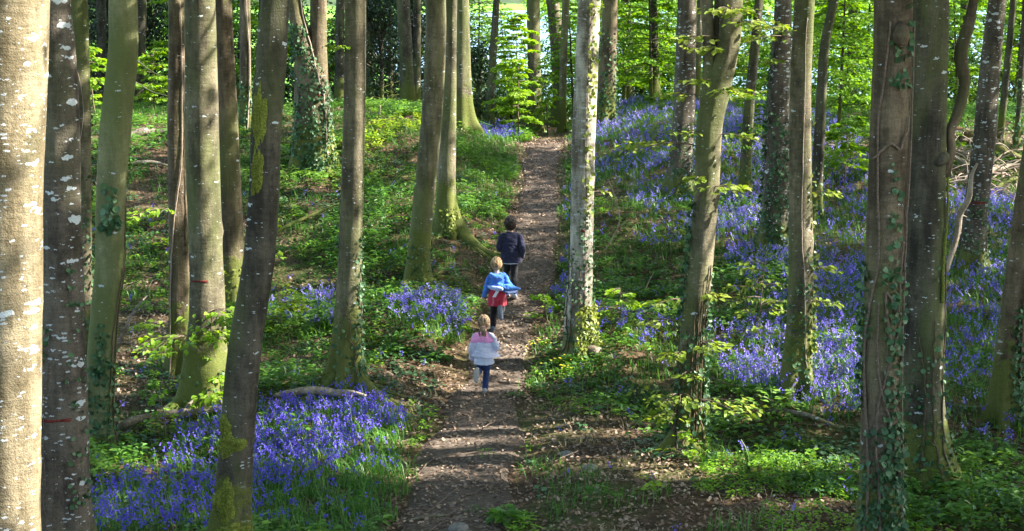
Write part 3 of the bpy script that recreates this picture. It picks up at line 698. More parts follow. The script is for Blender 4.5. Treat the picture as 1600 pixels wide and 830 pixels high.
for (us, vs_, T_) in ((335, 490, tF), (270, 510, tE), (325, 600, tF), (250, 325, tE), (1110, 12, tR), (1135, 30, tR), (1108, 290, tR), (1095, 240, tR), (1040, 200, tR), (1010, 205, tR), (1080, 470, tR), (1075, 540, tR), (1075, 620, tR), (1230, 60, tU), (1192, 480, tU), (975, 490, tO), (1050, 360, tO), (360, 470, tG), (430, 490, tI)):
    mark_lit(at(us, vs_, T_.Y - .2)[None] + rng.normal(0, .22, (40, 3)), .2, .97)
for (us, vs_, hh_, vv_) in ((756, 615, 1.2, .97), (777, 518, 1.3, .97), (798, 466, 1.5, .9)):
    g_ = ground(us, vs_); mark_lit(g_ + np.column_stack([rng.uniform(-.25, .3, 200), rng.uniform(-.2, .2, 200), rng.uniform(.2, hh_, 200)]), .2, vv_)
# off-frame trees whose crowns shade the picture
OFF = [(12.5, 17), (15.5, 21), (11.5, 23.5), (19, 25), (14.5, 27), (22, 30), (17.5, 31.5), (25, 36), (20.5, 37.5), (16, 40), (24, 43), (15, 12.5), (18, 15.5), (22, 20), (28, 27), (29, 33), (19, 44), (10.5, 10), (-9.5, 17), (-8, 12), (-13, 22), (-15, 30), (-13, 9), (-9, 4), (-3, 1), (3.5, .5), (9, 5), (14, 6), (-5, -4), (0.5, -5), (6, -4), (12, -2), (-11, -3), (-16, 16), (19, 8), (33, 25), (35, 32), (34, 39), (31, 45), (38, 36), (30, 20)]
offT = []
for i, (x, y) in enumerate(OFF):
    T = make_trunk([], world=(x, y, .2), seed=900 + i, seg=14)
    T.e = empty('beech_tree', T.base, 'tall beech standing outside the picture, shading the wood', 'tree', 'trees outside the picture'); T.bark = 'bark_grey'; offT.append(T)
for T in TREES + offT:
    if T in offT or T.crown or T.e.name.startswith('ivy_covered'):
        tips = add_limbs(T, 7, 8.5, 14)
        big = (13000 if 9 < T.base[1] < 28 and T.base[0] > 8 else 4500) if T in offT else 2600  # denser unseen crowns at right, added to keep the lower path shaded
        T.cr = crown_leaves(T, tips, 4.3 if T in offT else 3.6, big)
    else: T.cr = None
for T in TREES + offT:
    T.mb.build('trunk', M[T.bark], T.e, True, origin=T.base)
    if T.cr is not None and T.cr.n: T.cr.build('crown', M['canopy'], T.e, origin=T.base)

# ---- ivy, climbing stems, moss, paint, shoots on the trunks
C_ = -PI / 2     # camera side of a trunk
add_ivy(tD, tD.e, .05, 1.2, 260, C_ - .9, C_ + 1.4, .06); add_ivy(tD, tD.e, 1.0, 1.7, 90, C_ - .2, C_ + .5, .06)
add_vine(tD, tD.e, [(-.05, C_ + 1.0), (.8, C_ + 1.1), (2.2, C_ + 1.25), (3.2, C_ + 1.3)], 'dark_vine', .012); add_vine(tD, tD.e, [(-.05, C_ + .6), (1, C_ + .9), (2.4, C_ + 1.1)], 'dark_vine', .01)
add_ivy(tD, tD.e, 2.9, 3.5, 60, C_ - .2, C_ + .7, .09)
add_vine(tE, tE.e, [(.0, C_ - .4), (1.5, C_ - .7), (2.4, C_ - .2), (3.2, C_ + .7), (4.2, C_ + .9), (5.6, C_ + .6)], 'pale_vine', .012)
add_vine(tE, tE.e, [(2.0, C_ + 1.0), (3.4, C_ + 1.1), (4.6, C_ + 1.2)], 'dark_vine', .009)
add_vine(tB, tB.e, [(.4, C_ - .9), (2, C_ - 1.0), (3.5, C_ - .9)], 'dark_vine', .007); add_vine(tB, tB.e, [(.4, C_ - .2), (1.4, C_ - .4), (2.2, C_ - .3)], 'dark_vine', .006)
add_ivy(tB, tB.e, .8, 3.4, 90, C_ + .5, C_ + 1.5, .045); add_ivy(tB, tB.e, 2.2, 2.6, 14, C_ - .9, C_ - .3, .06, thin=False)
add_ivy(tC, tC.e, .5, 4.4, 500, -PI, PI, .06); add_vine(tC, tC.e, [(2, C_), (3, C_ - .8), (4, C_ + .3), (5, C_ - .6)], 'pale_vine', .007)
add_ivy(tF, tF.e, 0, .6, 120, size=.05); add_ivy(tG, tG.e, 0, .9, 260, size=.05, m='ivy_yellow', name='moss_foliage')
add_ivy(tI, tI.e, 0, 2.2, 330, C_ + .6, C_ + 1.9, .05, stems=2); add_ivy(tI, tI.e, 0, 1.0, 260, size=.055); add_ivy(tI, tI.e, .6, 3, 120, C_ - 1.8, C_ - 1.2, .05)
add_ivy(tJ, tJ.e, 0, .7, 160, size=.05); add_ivy(tK, tK.e, 0, .5, 260, C_ - .5, C_ + 1.4, .05, m='ivy_yellow', name='moss_foliage', spread=.015)
add_ivy(tM, tM.e, 0, 3.2, 3600, size=.065, spread=.05); add_ivy(tM, tM.e, 0, .9, 260, C_ + .8, C_ + 2, .06, m='ivy_yellow', name='moss_foliage')
add_ivy(tN, tN.e, 0, 1.2, 300, size=.07); add_vine(tN, tN.e, [(0, C_ + .3), (1.5, C_ + .7), (3, C_ + .2), (4, C_ + .6)], 'pale_vine', .02)
add_vine(tM, tM.e, [(.3, C_ + .9), (1.5, C_ + .8), (2.5, C_ + .7), (4, C_ + 1)], 'pale_vine', .025)
add_ivy(tO, tO.e, 0, 2.4, 420, C_ - 1.2, C_ + 1.5, .045, m='ivy', stems=2); add_ivy(tO, tO.e, 0, .8, 700, C_ - .1, C_ + 1.9, .05, m='ivy_yellow', name='young_ivy', spread=.05)
add_ivy(tO, tO.e, 2.2, 5.8, 130, C_ + .1, C_ + .9, .07, m='ivy_yellow', name='young_ivy', thin=False); add_vine(tO, tO.e, [(.3, C_ + .5), (1.5, C_ + .45), (3, C_ + .4), (5.6, C_ + .4)], 'dark_vine', .008)
add_vine(tO, tO.e, [(0, C_ - .8), (.8, C_ - .4), (1.6, C_ - .7)], 'dark_vine', .01)
add_ivy(tP, tP.e, 0, 2.6, 900, size=.07); add_ivy(tQ, tQ.e, 0, 1.5, 450, size=.06); add_ivy(tT, tT.e, 0, 2.6, 1500, size=.065); add_ivy(tT, tT.e, .5, 4.2, 300, C_ - 1.9, C_ - .9, .065)
add_ivy(tR, tR.e, 0, 1.6, 900, size=.06, stems=5); add_ivy(tR, tR.e, .8, 3.2, 420, C_ - 1.9, C_ - .8, .06); add_ivy(tR, tR.e, .4, 2.4, 260, C_ + .9, C_ + 1.8, .06)
for k in range(6): add_vine(tR, tR.e, [(-.05, C_ - 1.2 + .45 * k), (.6, C_ - .9 + .35 * k), (1.4 + .2 * k, C_ - .8 + .3 * k)], 'dark_vine', .014)
add_ivy(tU, tU.e, 0, 2.0, 460, size=.05); add_ivy(tU, tU.e, .6, 4.2, 200, C_ + .8, C_ + 1.9, .055, m='ivy_yellow', name='young_ivy')
add_vine(tU, tU.e, [(.4, C_ + .5), (1.5, C_ + .1), (2.5, C_ - .1), (4, C_ + .2), (5, C_ + .1)], 'pale_vine', .008)
add_ivy(tS, tS.e, 0, 1.6, 160, size=.06); add_ivy(tV, tV.e, 0, 1.2, 120, size=.06)
add_ivy(tW, tW.e, .3, 4.2, 620, C_ - .1, C_ + 1.2, .06); add_ivy(tW, tW.e, .2, 3.2, 420, C_ - 1.7, C_ - .8, .06); add_ivy(tW, tW.e, .2, 1.6, 300, C_ - .8, C_ + .8, .06); add_ivy(tW, tW.e, 4.9, 6.2, 110, C_ - 1, C_ + 1, .065)
for pth in ([(0, C_ - .9), (1.2, C_ - .6), (2.4, C_ - .9), (3.4, C_ - .5), (4.4, C_ - .8), (5.5, C_ - .3)], [(0, C_ + .9), (1, C_ + .7), (1.6, C_ + .1), (2.2, C_ - .4), (2.8, C_ - .5)], [(0, C_ + .8), (1.5, C_ + .95), (3, C_ + .8), (5.5, C_ + .95)],
            [(2.4, C_ + .3), (2.9, C_ - .1), (2.7, C_ + .6), (3.4, C_ + .8)], [(.4, C_ - .2), (1.4, C_ - .5), (2.0, C_ - .3), (2.6, C_ + .4)], [(4.2, C_ - .9), (4.35, C_ - .2), (4.3, C_ + .5), (4.6, C_ + 1.0)]):
    add_vine(tW, tW.e, pth, 'twig', .015)
add_ivy(tX, tX.e, 0, 1.6, 420, size=.055); add_ivy(tX, tX.e, 1.2, 3.2, 60, size=.06)
for pth in ([(0, C_ + .2), (1, C_ + .1), (2, C_ + .4)], [(0, C_ + .7), (.6, C_ + .5), (1.5, C_ + .8), (2.4, C_ + 1.1), (3.4, C_ + 1.0)], [(0, C_ - .5), (1, C_ - .4), (1.8, C_ - .6)]): add_vine(tX, tX.e, pth, 'dark_vine', .012)
add_vine(tX, tX.e, [(2.2, C_ + .6), (2.7, C_ + .7), (3.2, C_ + 1.1), (3.8, C_ + 1.35)], 'moss', .02)
add_ivy(tY, tY.e, 0, 1.4, 500, size=.055); add_ivy(tZ, tZ.e, 0, 1.6, 420, C_ + .2, C_ + 1.8, .055); add_vine(tZ, tZ.e, [(0, C_ + 1.2), (1, C_ + .9), (2, C_ + .4), (3, C_ + 1)], 'dark_vine', .02)
for T in TREES[26:]:
    if T.rng.random() < .5: add_ivy(T, T.e, 0, 1.8, 160, size=.08)

def patch(T, h, th, dh, dth, m, name, n=9, k=14, amp=.3, off=.006):
    """a thin patch lying on the bark (moss cushion, paint mark) with a ragged edge and real thickness"""
    a = np.linspace(-1, 1, n); c = np.linspace(-1, 1, k); A, Cc = np.meshgrid(a, c, indexing='ij'); r = T.rng
    rag = 1 + amp * (vnoise(A * 2 + r.uniform(0, 50), Cc * 2 + 9, 8) - .5) * 2
    hh = h + A * dh * rag; tt = th + Cc * dth * rag; P, N = surf(T, hh.ravel(), tt.ravel())
    ed = np.clip(1.05 - np.maximum(np.abs(A), np.abs(Cc)) ** 3, 0, 1).ravel()[:, None]
    V = P + N * (off * ed * (.6 + .8 * r.random((len(P), 1))) + .0015 - .006 * (ed < .1))
    i = np.arange(n - 1)[:, None]; j = np.arange(k - 1)[None]; mb = MB(); qd = np.stack([i * k + j, i * k + j + 1, (i + 1) * k + j + 1, (i + 1) * k + j], -1).reshape(-1, 4)
    if m == 'moss':      # one ragged island
        an = np.arctan2(A, Cc); s0 = r.uniform(0, 40); lim = .42 + .95 * fbm(np.cos(an) * 1.6 + s0, np.sin(an) * 1.6 + s0, 12, 4); ins = (np.hypot(A, Cc) < lim).ravel(); qd = qd[ins[qd].all(1)]
        V = P + N * (.002 + off * np.clip((lim - np.hypot(A, Cc)).ravel()[:, None] * 2.5, .05, 1) * (.5 + .9 * r.random((len(P), 1))))
    mb.add(V, qd); mb.build(name, M[m], T.e, True, origin=T.base)
def h_at(T, v):
    _, vv, _ = to_pix(T.P); o = np.argsort(vv); return float(np.interp(v, vv[o], (T.P[:, 2] - T.base[2])[o]))
for (T, v, th, dh, dth) in ((tH, 690, C_ - .4, .13, .75), (tH, 770, C_ - .3, .2, .5), (tH, 665, C_ - .7, .12, .4), (tH, 180, C_ - .5, .25, .4), (tH, 270, C_ - .4, .2, .35), (tH, 820, C_ + .4, .06, .8)):
    patch(T, h_at(T, v), th, dh * 1.35, dth * 1.35, 'moss', 'moss_patch', 30, 34, .3, .022)
for (T, v, th, dth, dh) in ((tB, 648, C_ - .3, .95, .02), (tF, 435, C_ - .3, .55, .02), (tM, 147, C_ + .75, .3, .04), (tY, 315, C_ + .2, .9, .025), (tO, 358, C_ + .1, .16, .03), (tW, 447, C_ + 1.1, .3, .012)):
    patch(T, h_at(T, v), th, dh, dth, 'red_paint', 'paint_mark', 6, 16, .5, .004)
def shoots(T, lst, size=.07, m='shoot'):
    for (v, th, L, n) in lst:
        lm, wm = MB(), MB(); p, nn = surf(T, h_at(T, v), th); k = max(1, n // 14)
        for q in range(k): spray(lm, wm, p[0] - nn[0] * .01, th + T.rng.normal(0, .45), L * T.rng.uniform(.6, 1.1), .25, n // k, size, .5, .3, T.rng, .006, .2, .6)
        o = lm.build('foliage', M[m], T.e, origin=T.base); wm.build('shoot_stem', M['twig'], o, origin=T.base)
shoots(tR, [(15, C_ - .3, .7, 90), (35, C_ + .6, .5, 60), (60, C_ - 1.6, .7, 60), (75, C_ - 1.3, .6, 40), (140, C_ + .3, .6, 60), (125, C_ - .9, .5, 30), (290, C_ + .8, .45, 60), (275, C_ - .5, .35, 30), (210, C_ + 1.3, .45, 30), (228, PI, .95, 70), (205, PI + .3, .6, 28), (150, PI, .5, 30), (465, C_ - .9, .55, 40), (455, C_ + .6, .4, 40),
            (500, C_ - 1.0, .6, 60), (530, C_ + .6, .5, 60), (545, C_ - .6, .4, 40), (575, C_ - .2, .4, 30), (610, C_ - .7, .7, 90), (620, C_ + .7, .7, 60), (640, C_ - .9, .6, 50), (690, C_ - .4, .3, 24)], .085)
shoots(tU, [(45, C_ - 1.1, .9, 50), (60, C_ - 1.4, .8, 30), (95, C_ - 1.2, .5, 30), (300, C_ + 1.4, .3, 24), (420, C_ + 1.4, .35, 30), (470, C_ + 1.2, .4, 30)], .075)
shoots(tQ, [(70, C_ + 1.3, .6, 40), (80, C_ + .8, .7, 40), (190, C_ + .8, .6, 30)], .085)
shoots(tO, [(10, C_ + .5, .3, 24), (300, C_ + 1.5, .25, 14)], .06); shoots(tI, [(72, C_ - 1.4, .35, 30), (75, C_ - 1.0, .3, 20)], .06, 'beech_bright')
shoots(tF, [(520, C_ - .8, .7, 90), (480, C_ + .7, .8, 120), (510, C_ + .2, .6, 80), (600, C_ + .3, .5, 80)], .10, 'beech_bright'); shoots(tE, [(325, C_ - .9, .6, 50), (500, C_ - .8, .6, 60), (540, C_ - .6, .5, 50)], .085, 'beech_bright')
shoots(tS, [(150, C_, .5, 60), (200, C_ + .4, .6, 60), (225, C_ - .5, .6, 50)], .08, 'beech'); shoots(tT, [(60, C_ - 1, .7, 60), (50, C_ + .2, .6, 40)], .08)

# ------------------------------------------------------------------ saplings, shrubs and background trees
def sapling(label, u, Y, H, R, n, m, name='beech_sapling', cat='sapling', size=.085, group=None, v=None, z0=.15, trunk=.03, flat=1.0, dark=False, nb=None):
    if v is not None:
        g = ground(u, v); Y = g[1]
    q = at(u, 200, Y); x = q[0]; base = np.array([x, Y, float(hgt(x, Y))]); r = np.random.default_rng(int(u * 7 + Y))
    e = empty(name, base, label, cat, group); wm, lm = MB(), MB()
    lean = r.normal(0, .05, 2); P = np.stack([base[0] + lean[0] * np.linspace(0, H, 10) + r.normal(0, .02, 10).cumsum() * .5, np.full(10, base[1]) + lean[1] * np.linspace(0, H, 10), base[2] + np.linspace(-.1, H, 10)], 1)
    V, Fs = tube(P, np.linspace(trunk, .006, 10), 7); wm.add(V, Fs); nb = nb or max(8, int(H * 14)); per = max(6, n // nb)
    for k in range(nb):
        f = z0 + (1 - z0) * (k + r.random()) / nb; c = np.array([np.interp(f * H, P[:, 2] - base[2], P[:, i]) for i in range(3)])
        L = R * (1.05 - .55 * f) * r.uniform(.55, 1.15) * min(1, .55 + 1.8 * f)
        spray(lm, wm, c, r.uniform(0, 2 * PI), L, r.uniform(.05, .4), per, size, .42, .3, r, .008 + .004 * R, .12, flat)
    wm.build('trunk', M['twig' if trunk < .05 else 'bark_dark'], e, origin=base); lm.build('crown', M[m], e, origin=base); return e
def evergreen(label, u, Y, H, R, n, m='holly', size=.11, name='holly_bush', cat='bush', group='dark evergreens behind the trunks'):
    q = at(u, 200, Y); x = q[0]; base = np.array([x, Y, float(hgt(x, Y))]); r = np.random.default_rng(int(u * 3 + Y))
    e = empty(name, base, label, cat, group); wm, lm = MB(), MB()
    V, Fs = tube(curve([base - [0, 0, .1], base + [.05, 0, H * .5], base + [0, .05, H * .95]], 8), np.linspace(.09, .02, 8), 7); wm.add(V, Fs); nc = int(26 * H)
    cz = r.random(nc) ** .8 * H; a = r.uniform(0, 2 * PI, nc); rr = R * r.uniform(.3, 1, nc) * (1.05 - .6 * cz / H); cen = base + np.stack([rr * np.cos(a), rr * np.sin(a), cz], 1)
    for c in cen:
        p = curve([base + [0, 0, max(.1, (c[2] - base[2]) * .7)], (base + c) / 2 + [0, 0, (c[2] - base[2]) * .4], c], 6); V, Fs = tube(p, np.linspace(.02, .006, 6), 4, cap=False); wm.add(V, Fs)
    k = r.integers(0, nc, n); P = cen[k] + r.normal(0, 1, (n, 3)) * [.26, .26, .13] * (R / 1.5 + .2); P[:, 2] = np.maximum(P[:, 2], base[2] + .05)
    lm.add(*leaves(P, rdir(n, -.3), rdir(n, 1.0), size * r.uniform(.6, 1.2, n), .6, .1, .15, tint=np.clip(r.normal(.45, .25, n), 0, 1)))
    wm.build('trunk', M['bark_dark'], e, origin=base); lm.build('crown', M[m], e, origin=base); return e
EV = 'dark evergreens behind the trunks'
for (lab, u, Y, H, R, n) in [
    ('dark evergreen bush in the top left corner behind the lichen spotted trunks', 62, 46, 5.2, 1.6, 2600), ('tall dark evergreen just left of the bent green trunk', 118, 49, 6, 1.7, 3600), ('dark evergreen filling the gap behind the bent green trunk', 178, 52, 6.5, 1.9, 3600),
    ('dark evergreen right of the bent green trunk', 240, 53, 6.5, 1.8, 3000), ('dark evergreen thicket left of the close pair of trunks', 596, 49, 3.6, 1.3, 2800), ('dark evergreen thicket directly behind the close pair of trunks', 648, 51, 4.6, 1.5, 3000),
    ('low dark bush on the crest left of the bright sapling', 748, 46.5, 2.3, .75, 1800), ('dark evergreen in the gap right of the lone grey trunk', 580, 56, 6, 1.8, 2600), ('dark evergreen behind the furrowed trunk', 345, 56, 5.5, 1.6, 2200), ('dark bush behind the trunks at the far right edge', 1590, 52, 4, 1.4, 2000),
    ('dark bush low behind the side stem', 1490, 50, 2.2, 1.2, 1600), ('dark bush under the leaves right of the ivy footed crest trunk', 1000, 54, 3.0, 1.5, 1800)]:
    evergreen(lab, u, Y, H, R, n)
FAR_K = 2.6
BR = 'young beeches leafing out'
for (lab, u, Y, H, R, n, m) in [
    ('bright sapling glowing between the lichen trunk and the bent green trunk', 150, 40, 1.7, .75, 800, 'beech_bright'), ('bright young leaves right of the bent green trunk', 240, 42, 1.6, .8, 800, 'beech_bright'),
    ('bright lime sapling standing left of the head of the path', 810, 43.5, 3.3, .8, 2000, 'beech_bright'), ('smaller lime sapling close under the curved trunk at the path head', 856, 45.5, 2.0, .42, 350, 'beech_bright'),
    ('layered green beech just right of the pale sunlit trunk', 975, 49, 4.6, 1.4, 2400, 'beech'), ('layered green beech before the distant trunk, left of the lichen flecked trunk', 1018, 45.5, 4.2, 1.3, 2600, 'beech'), ('green beech reaching the picture top left of the lichen flecked trunk', 1045, 52, 6, 1.8, 2400, 'beech'),
    ('green beech leaves behind the forked trunk', 1128, 47, 4.2, 1.3, 1800, 'beech'), ('green beech behind the thin dark trunk', 1180, 43, 3.2, 1.1, 1500, 'beech'), ('tall pale green beech behind the bright edged trunk', 1232, 53, 5.4, 1.6, 1800, 'beech'),
    ('layered green beech right of the sinuous dark trunk', 1312, 39, 4.4, 1.35, 2600, 'beech'), ('green beech filling the gap left of the ivy hung trunk', 1346, 45, 5.5, 1.6, 2600, 'beech'), ('tall green beech behind the sinuous dark trunk', 1282, 50, 5.5, 1.7, 2400, 'beech'),
    ('green beech behind the side stem', 1498, 45, 3.8, 1.2, 1800, 'beech'), ('green beech left of the leaning grey trunk', 1528, 51, 5, 1.5, 2000, 'beech'), ('green beech in the far right gap', 1582, 48, 4.2, 1.2, 1600, 'beech'), ('green beech hidden behind the two near right trunks', 1420, 48, 5.5, 1.7, 1800, 'beech'),
    ('low green beech spray among bluebells right of the sinuous trunk', 1322, 34.5, 1.5, .8, 700, 'beech'), ('low green spray right of the thin dark trunk in the bluebells', 1195, 38, 1.8, .7, 500, 'beech'),
    ('soft green young tree behind the mossy brown trunk', 300, 49, 4.5, 1.3, 1800, 'beech'), ('soft green young tree behind the furrowed trunk', 372, 47, 4.2, 1.2, 1600, 'beech'), ('soft green young tree left of the two stemmed ivy trunk', 432, 50, 3.4, 1.3, 1600, 'beech'), ('soft green young tree between the ivy trunk and the lone grey trunk', 522, 51, 2.8, 1.2, 1500, 'beech'),
    ('thin leafed young tree before the pale water', 745, 50, 4.4, 1.0, 600, 'beech'), ('thin leafed young tree right of the curved path head trunk', 898, 49, 4.4, .9, 900, 'beech'), ('thin leafed young tree beyond the path head', 800, 53, 3.6, 1.1, 700, 'beech')]:
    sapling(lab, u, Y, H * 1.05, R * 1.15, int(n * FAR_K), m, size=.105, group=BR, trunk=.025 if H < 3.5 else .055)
# the wood beyond the crest: one leafy mass
lm, wm = MB(), MB(); lm2 = MB(); r = np.random.default_rng(5)
for k in range(15000):
    y = r.uniform(51, 60); uu = r.uniform(-150, 1750); z = r.uniform(.6, 6.2); x = (uu - CX) / F * y; vv = to_pix(np.array([[x, y, z]]))[1][0]
    gap = (735 < uu < 850 and vv < 105) or (872 < uu < 905 and vv < 60) or (1112 < uu < 1150 and 10 < vv < 90) or (1190 < uu < 1235 and vv < 70) or (1480 < uu < 1550 and 5 < vv < 85) or (498 < uu < 550 and vv < 30) or (1340 < uu < 1380 and 30 < vv < 60)
    g_ = fbm(x * .8, z * .9 + 30, 88, 2)
    if gap and r.random() < .93 or g_ > .62 and r.random() < .6 or z < float(hgt(x, y)): continue
    dark = (uu < 720 and r.random() < .94); spray(lm2 if dark else lm, wm if k % 5 == 0 else None, np.array([x, y, z]), r.uniform(0, 2 * PI), r.uniform(.5, 1.1), .1, 24, .13, .5, .4, r, .008, .05, -.6)  # dark leaf colour stands in for the shade at left
o_ = lm.build('woodland', M['beech']); tag(o_, 'soft green leafy wood beyond the crest', 'woodland', kind='stuff'); wm.build('branch', M['twig'], o_)
tag(lm2.build('woodland', M['holly']), 'leafy wood beyond the left part of the crest, coloured dark for its shade', 'woodland', kind='stuff')
# unseen wood round and behind the viewpoint, added to block low sky light
lm = MB(); r = np.random.default_rng(8); n = 3400; a = r.uniform(0, 2 * PI, n); d = r.uniform(30, 44, n); P = np.stack([d * np.cos(a) * 1.05, 14 + d * np.sin(a), r.uniform(-.5, 15, n)], 1); P[:, 2] += hgt(P[:, 0], P[:, 1])
pu, pv, pz = to_pix(P); P = P[(P[:, 1] < 16) | ((np.abs(P[:, 0]) > .42 * P[:, 1] + 4) & (P[:, 2] < 9))]; n = len(P); lm.add(*leaves(P, rdir(n), rdir(n, .3), r.uniform(.6, 1.2, n), .8, .08, .1))
tag(lm.build('woodland', M['canopy']), 'unseen leafy wood around and behind the viewpoint, added to block sky light', 'woodland', kind='stuff')
# small leafy plants one can point at
for (lab, u, v, H, R, n, m) in [
    ('lime leafed sapling touching the foot of the thick half lit trunk', 322, 640, .95, .4, 130, 'beech_bright'), ('lime leafed sprig left of the thin vine clad trunk', 255, 400, .9, .5, 130, 'beech_bright'), ('small bright sapling behind the dark curved trunk', 372, 520, 1.4, .45, 120, 'beech_bright'),
    ('pale leafed shrub between the forked trunk and the bright edged trunk', 1192, 540, 1.3, .7, 300, 'shoot'), ('pale leafed sprig rising from bluebells left of the forked trunk', 1050, 400, 1.0, .5, 130, 'shoot'),
    ('fresh seedling at the forked trunk foot', 1060, 716, .35, .3, 50, 'beech_bright'), ('low fern like plant right of the pale sunlit trunk foot', 975, 505, .6, .55, 200, 'beech_bright'), ('fern like plant on the path edge left of the pale sunlit trunk', 850, 500, .45, .5, 160, 'herb_bright'),
    ('bushy green plant on the bank behind the lone grey trunk', 430, 520, .8, .7, 260, 'yellow_herb'), ('slender sapling with sparse leaves in the bluebells below the hanging branch', 960, 340, 1.2, .4, 50, 'shoot'), ('small leafy shrub at the foot of the leaning grey trunk', 1490, 240, 1.0, .7, 260, 'beech'),
    ('seedling with broad leaves in the earth below the forked trunk', 1035, 775, .25, .25, 26, 'beech_bright'), ('pale spindly sprig beside the log in the left bluebells', 240, 690, .8, .3, 60, 'herb_bright'), ('leafy sprig on the left bank under the ivy trunk', 395, 420, 1.0, .6, 160, 'beech_bright')]:
    sapling(lab, u, 0, H, R, n, m, 'leafy_sprig' if H < 1.1 else 'small_shrub', 'plant', .085, None, v, .15, .010, .7, nb=max(5, n // 22))

# ------------------------------------------------------------------ ground cover (nobody could count it)
Z = {
 'bb_front': [(120, 850), (130, 790), (230, 735), (300, 670), (345, 640), (430, 640), (520, 625), (610, 640), (632, 700), (628, 760), (590, 850)],
 'grass_front': [(350, 850), (500, 760), (600, 690), (630, 690), (640, 760), (625, 850)],
 'bb_left': [(405, 470), (530, 465), (530, 520), (405, 515)], 'bb_mid': [(610, 480), (660, 465), (735, 468), (740, 530), (700, 545), (620, 520)],
 'bb_pathR': [(862, 300), (892, 300), (892, 470), (860, 505), (822, 490), (840, 440), (870, 400)],
 'bb_F': [(930, 495), (1060, 510), (1070, 555), (1000, 550), (930, 540)],
 'bb_band': [(1105, 535), (1180, 510), (1345, 480), (1345, 665), (1290, 660), (1230, 640), (1130, 600)],
 'bb_slope': [(900, 165), (1250, 165), (1350, 230), (1350, 480), (1200, 510), (1120, 400), (990, 390), (985, 300), (905, 290)],
 'bb_right': [(1290, 225), (1480, 300), (1600, 320), (1600, 720), (1480, 680), (1290, 600)],
 'bb_crest': [(735, 205), (800, 200), (810, 225), (760, 220)],
 'litter_r': [(770, 700), (830, 640), (960, 640), (1050, 690), (1090, 760), (1340, 800), (1340, 850), (620, 850), (640, 700)],
 'litter_l': [(180, 480), (340, 480), (340, 660), (160, 690)], 'litter_T9': [(560, 560), (720, 590), (730, 700), (640, 720), (590, 640)],
 'bright': [(1075, 722), (1200, 722), (1345, 740), (1345, 790), (1250, 785), (1090, 775)], 'bright2': [(1190, 800), (1345, 800), (1500, 770), (1600, 790), (1600, 850), (1190, 850)],
 'ivybank': [(960, 590), (1040, 620), (1110, 640), (1345, 680), (1345, 735), (1110, 715), (1040, 640), (940, 620)], 'ivy2': [(600, 520), (720, 560), (640, 600), (590, 570)],
 'yellowbank': [(520, 215), (600, 190), (665, 180), (665, 205), (600, 225), (540, 260)],
 'green_l': [(380, 230), (660, 200), (650, 330), (560, 420), (430, 430), (400, 330)], 'grass_top': [(705, 215), (808, 215), (812, 300), (720, 320)],
 'greenpatch': [(940, 370), (1120, 400), (1120, 500), (940, 495)], 'shrubR': [(1110, 400), (1240, 400), (1240, 540), (1110, 520)],
 'crest': [(775, 188), (905, 188), (905, 222), (860, 220), (800, 226), (775, 215)],
 'flowersY': [(820, 545), (890, 545), (890, 590), (830, 590)],
}
def zone(u, v, *names):
    r = np.zeros(len(u), bool)
    for n in names: r |= inpoly(u, v, Z[n])
    return r
def fuzz(u, v, P, amt=1.0):
    """wobble the zone edges so that no outline shows"""
    s = 600 / np.maximum(P[:, 1], 8) * amt
    return u + (fbm(P[:, 0] * 1.3, P[:, 1] * 1.3, 61) - .5) * 2 * s, v + (fbm(P[:, 0] * 1.3 + 40, P[:, 1] * 1.3, 62) - .5) * s
def clear_of_trunks(P, k=1.0):
    ok = np.ones(len(P), bool)
    for T in TREES: ok &= ((P[:, 0] - T.base[0]) ** 2 + (P[:, 1] - T.base[1]) ** 2) > (T.r0 * k) ** 2
    return ok

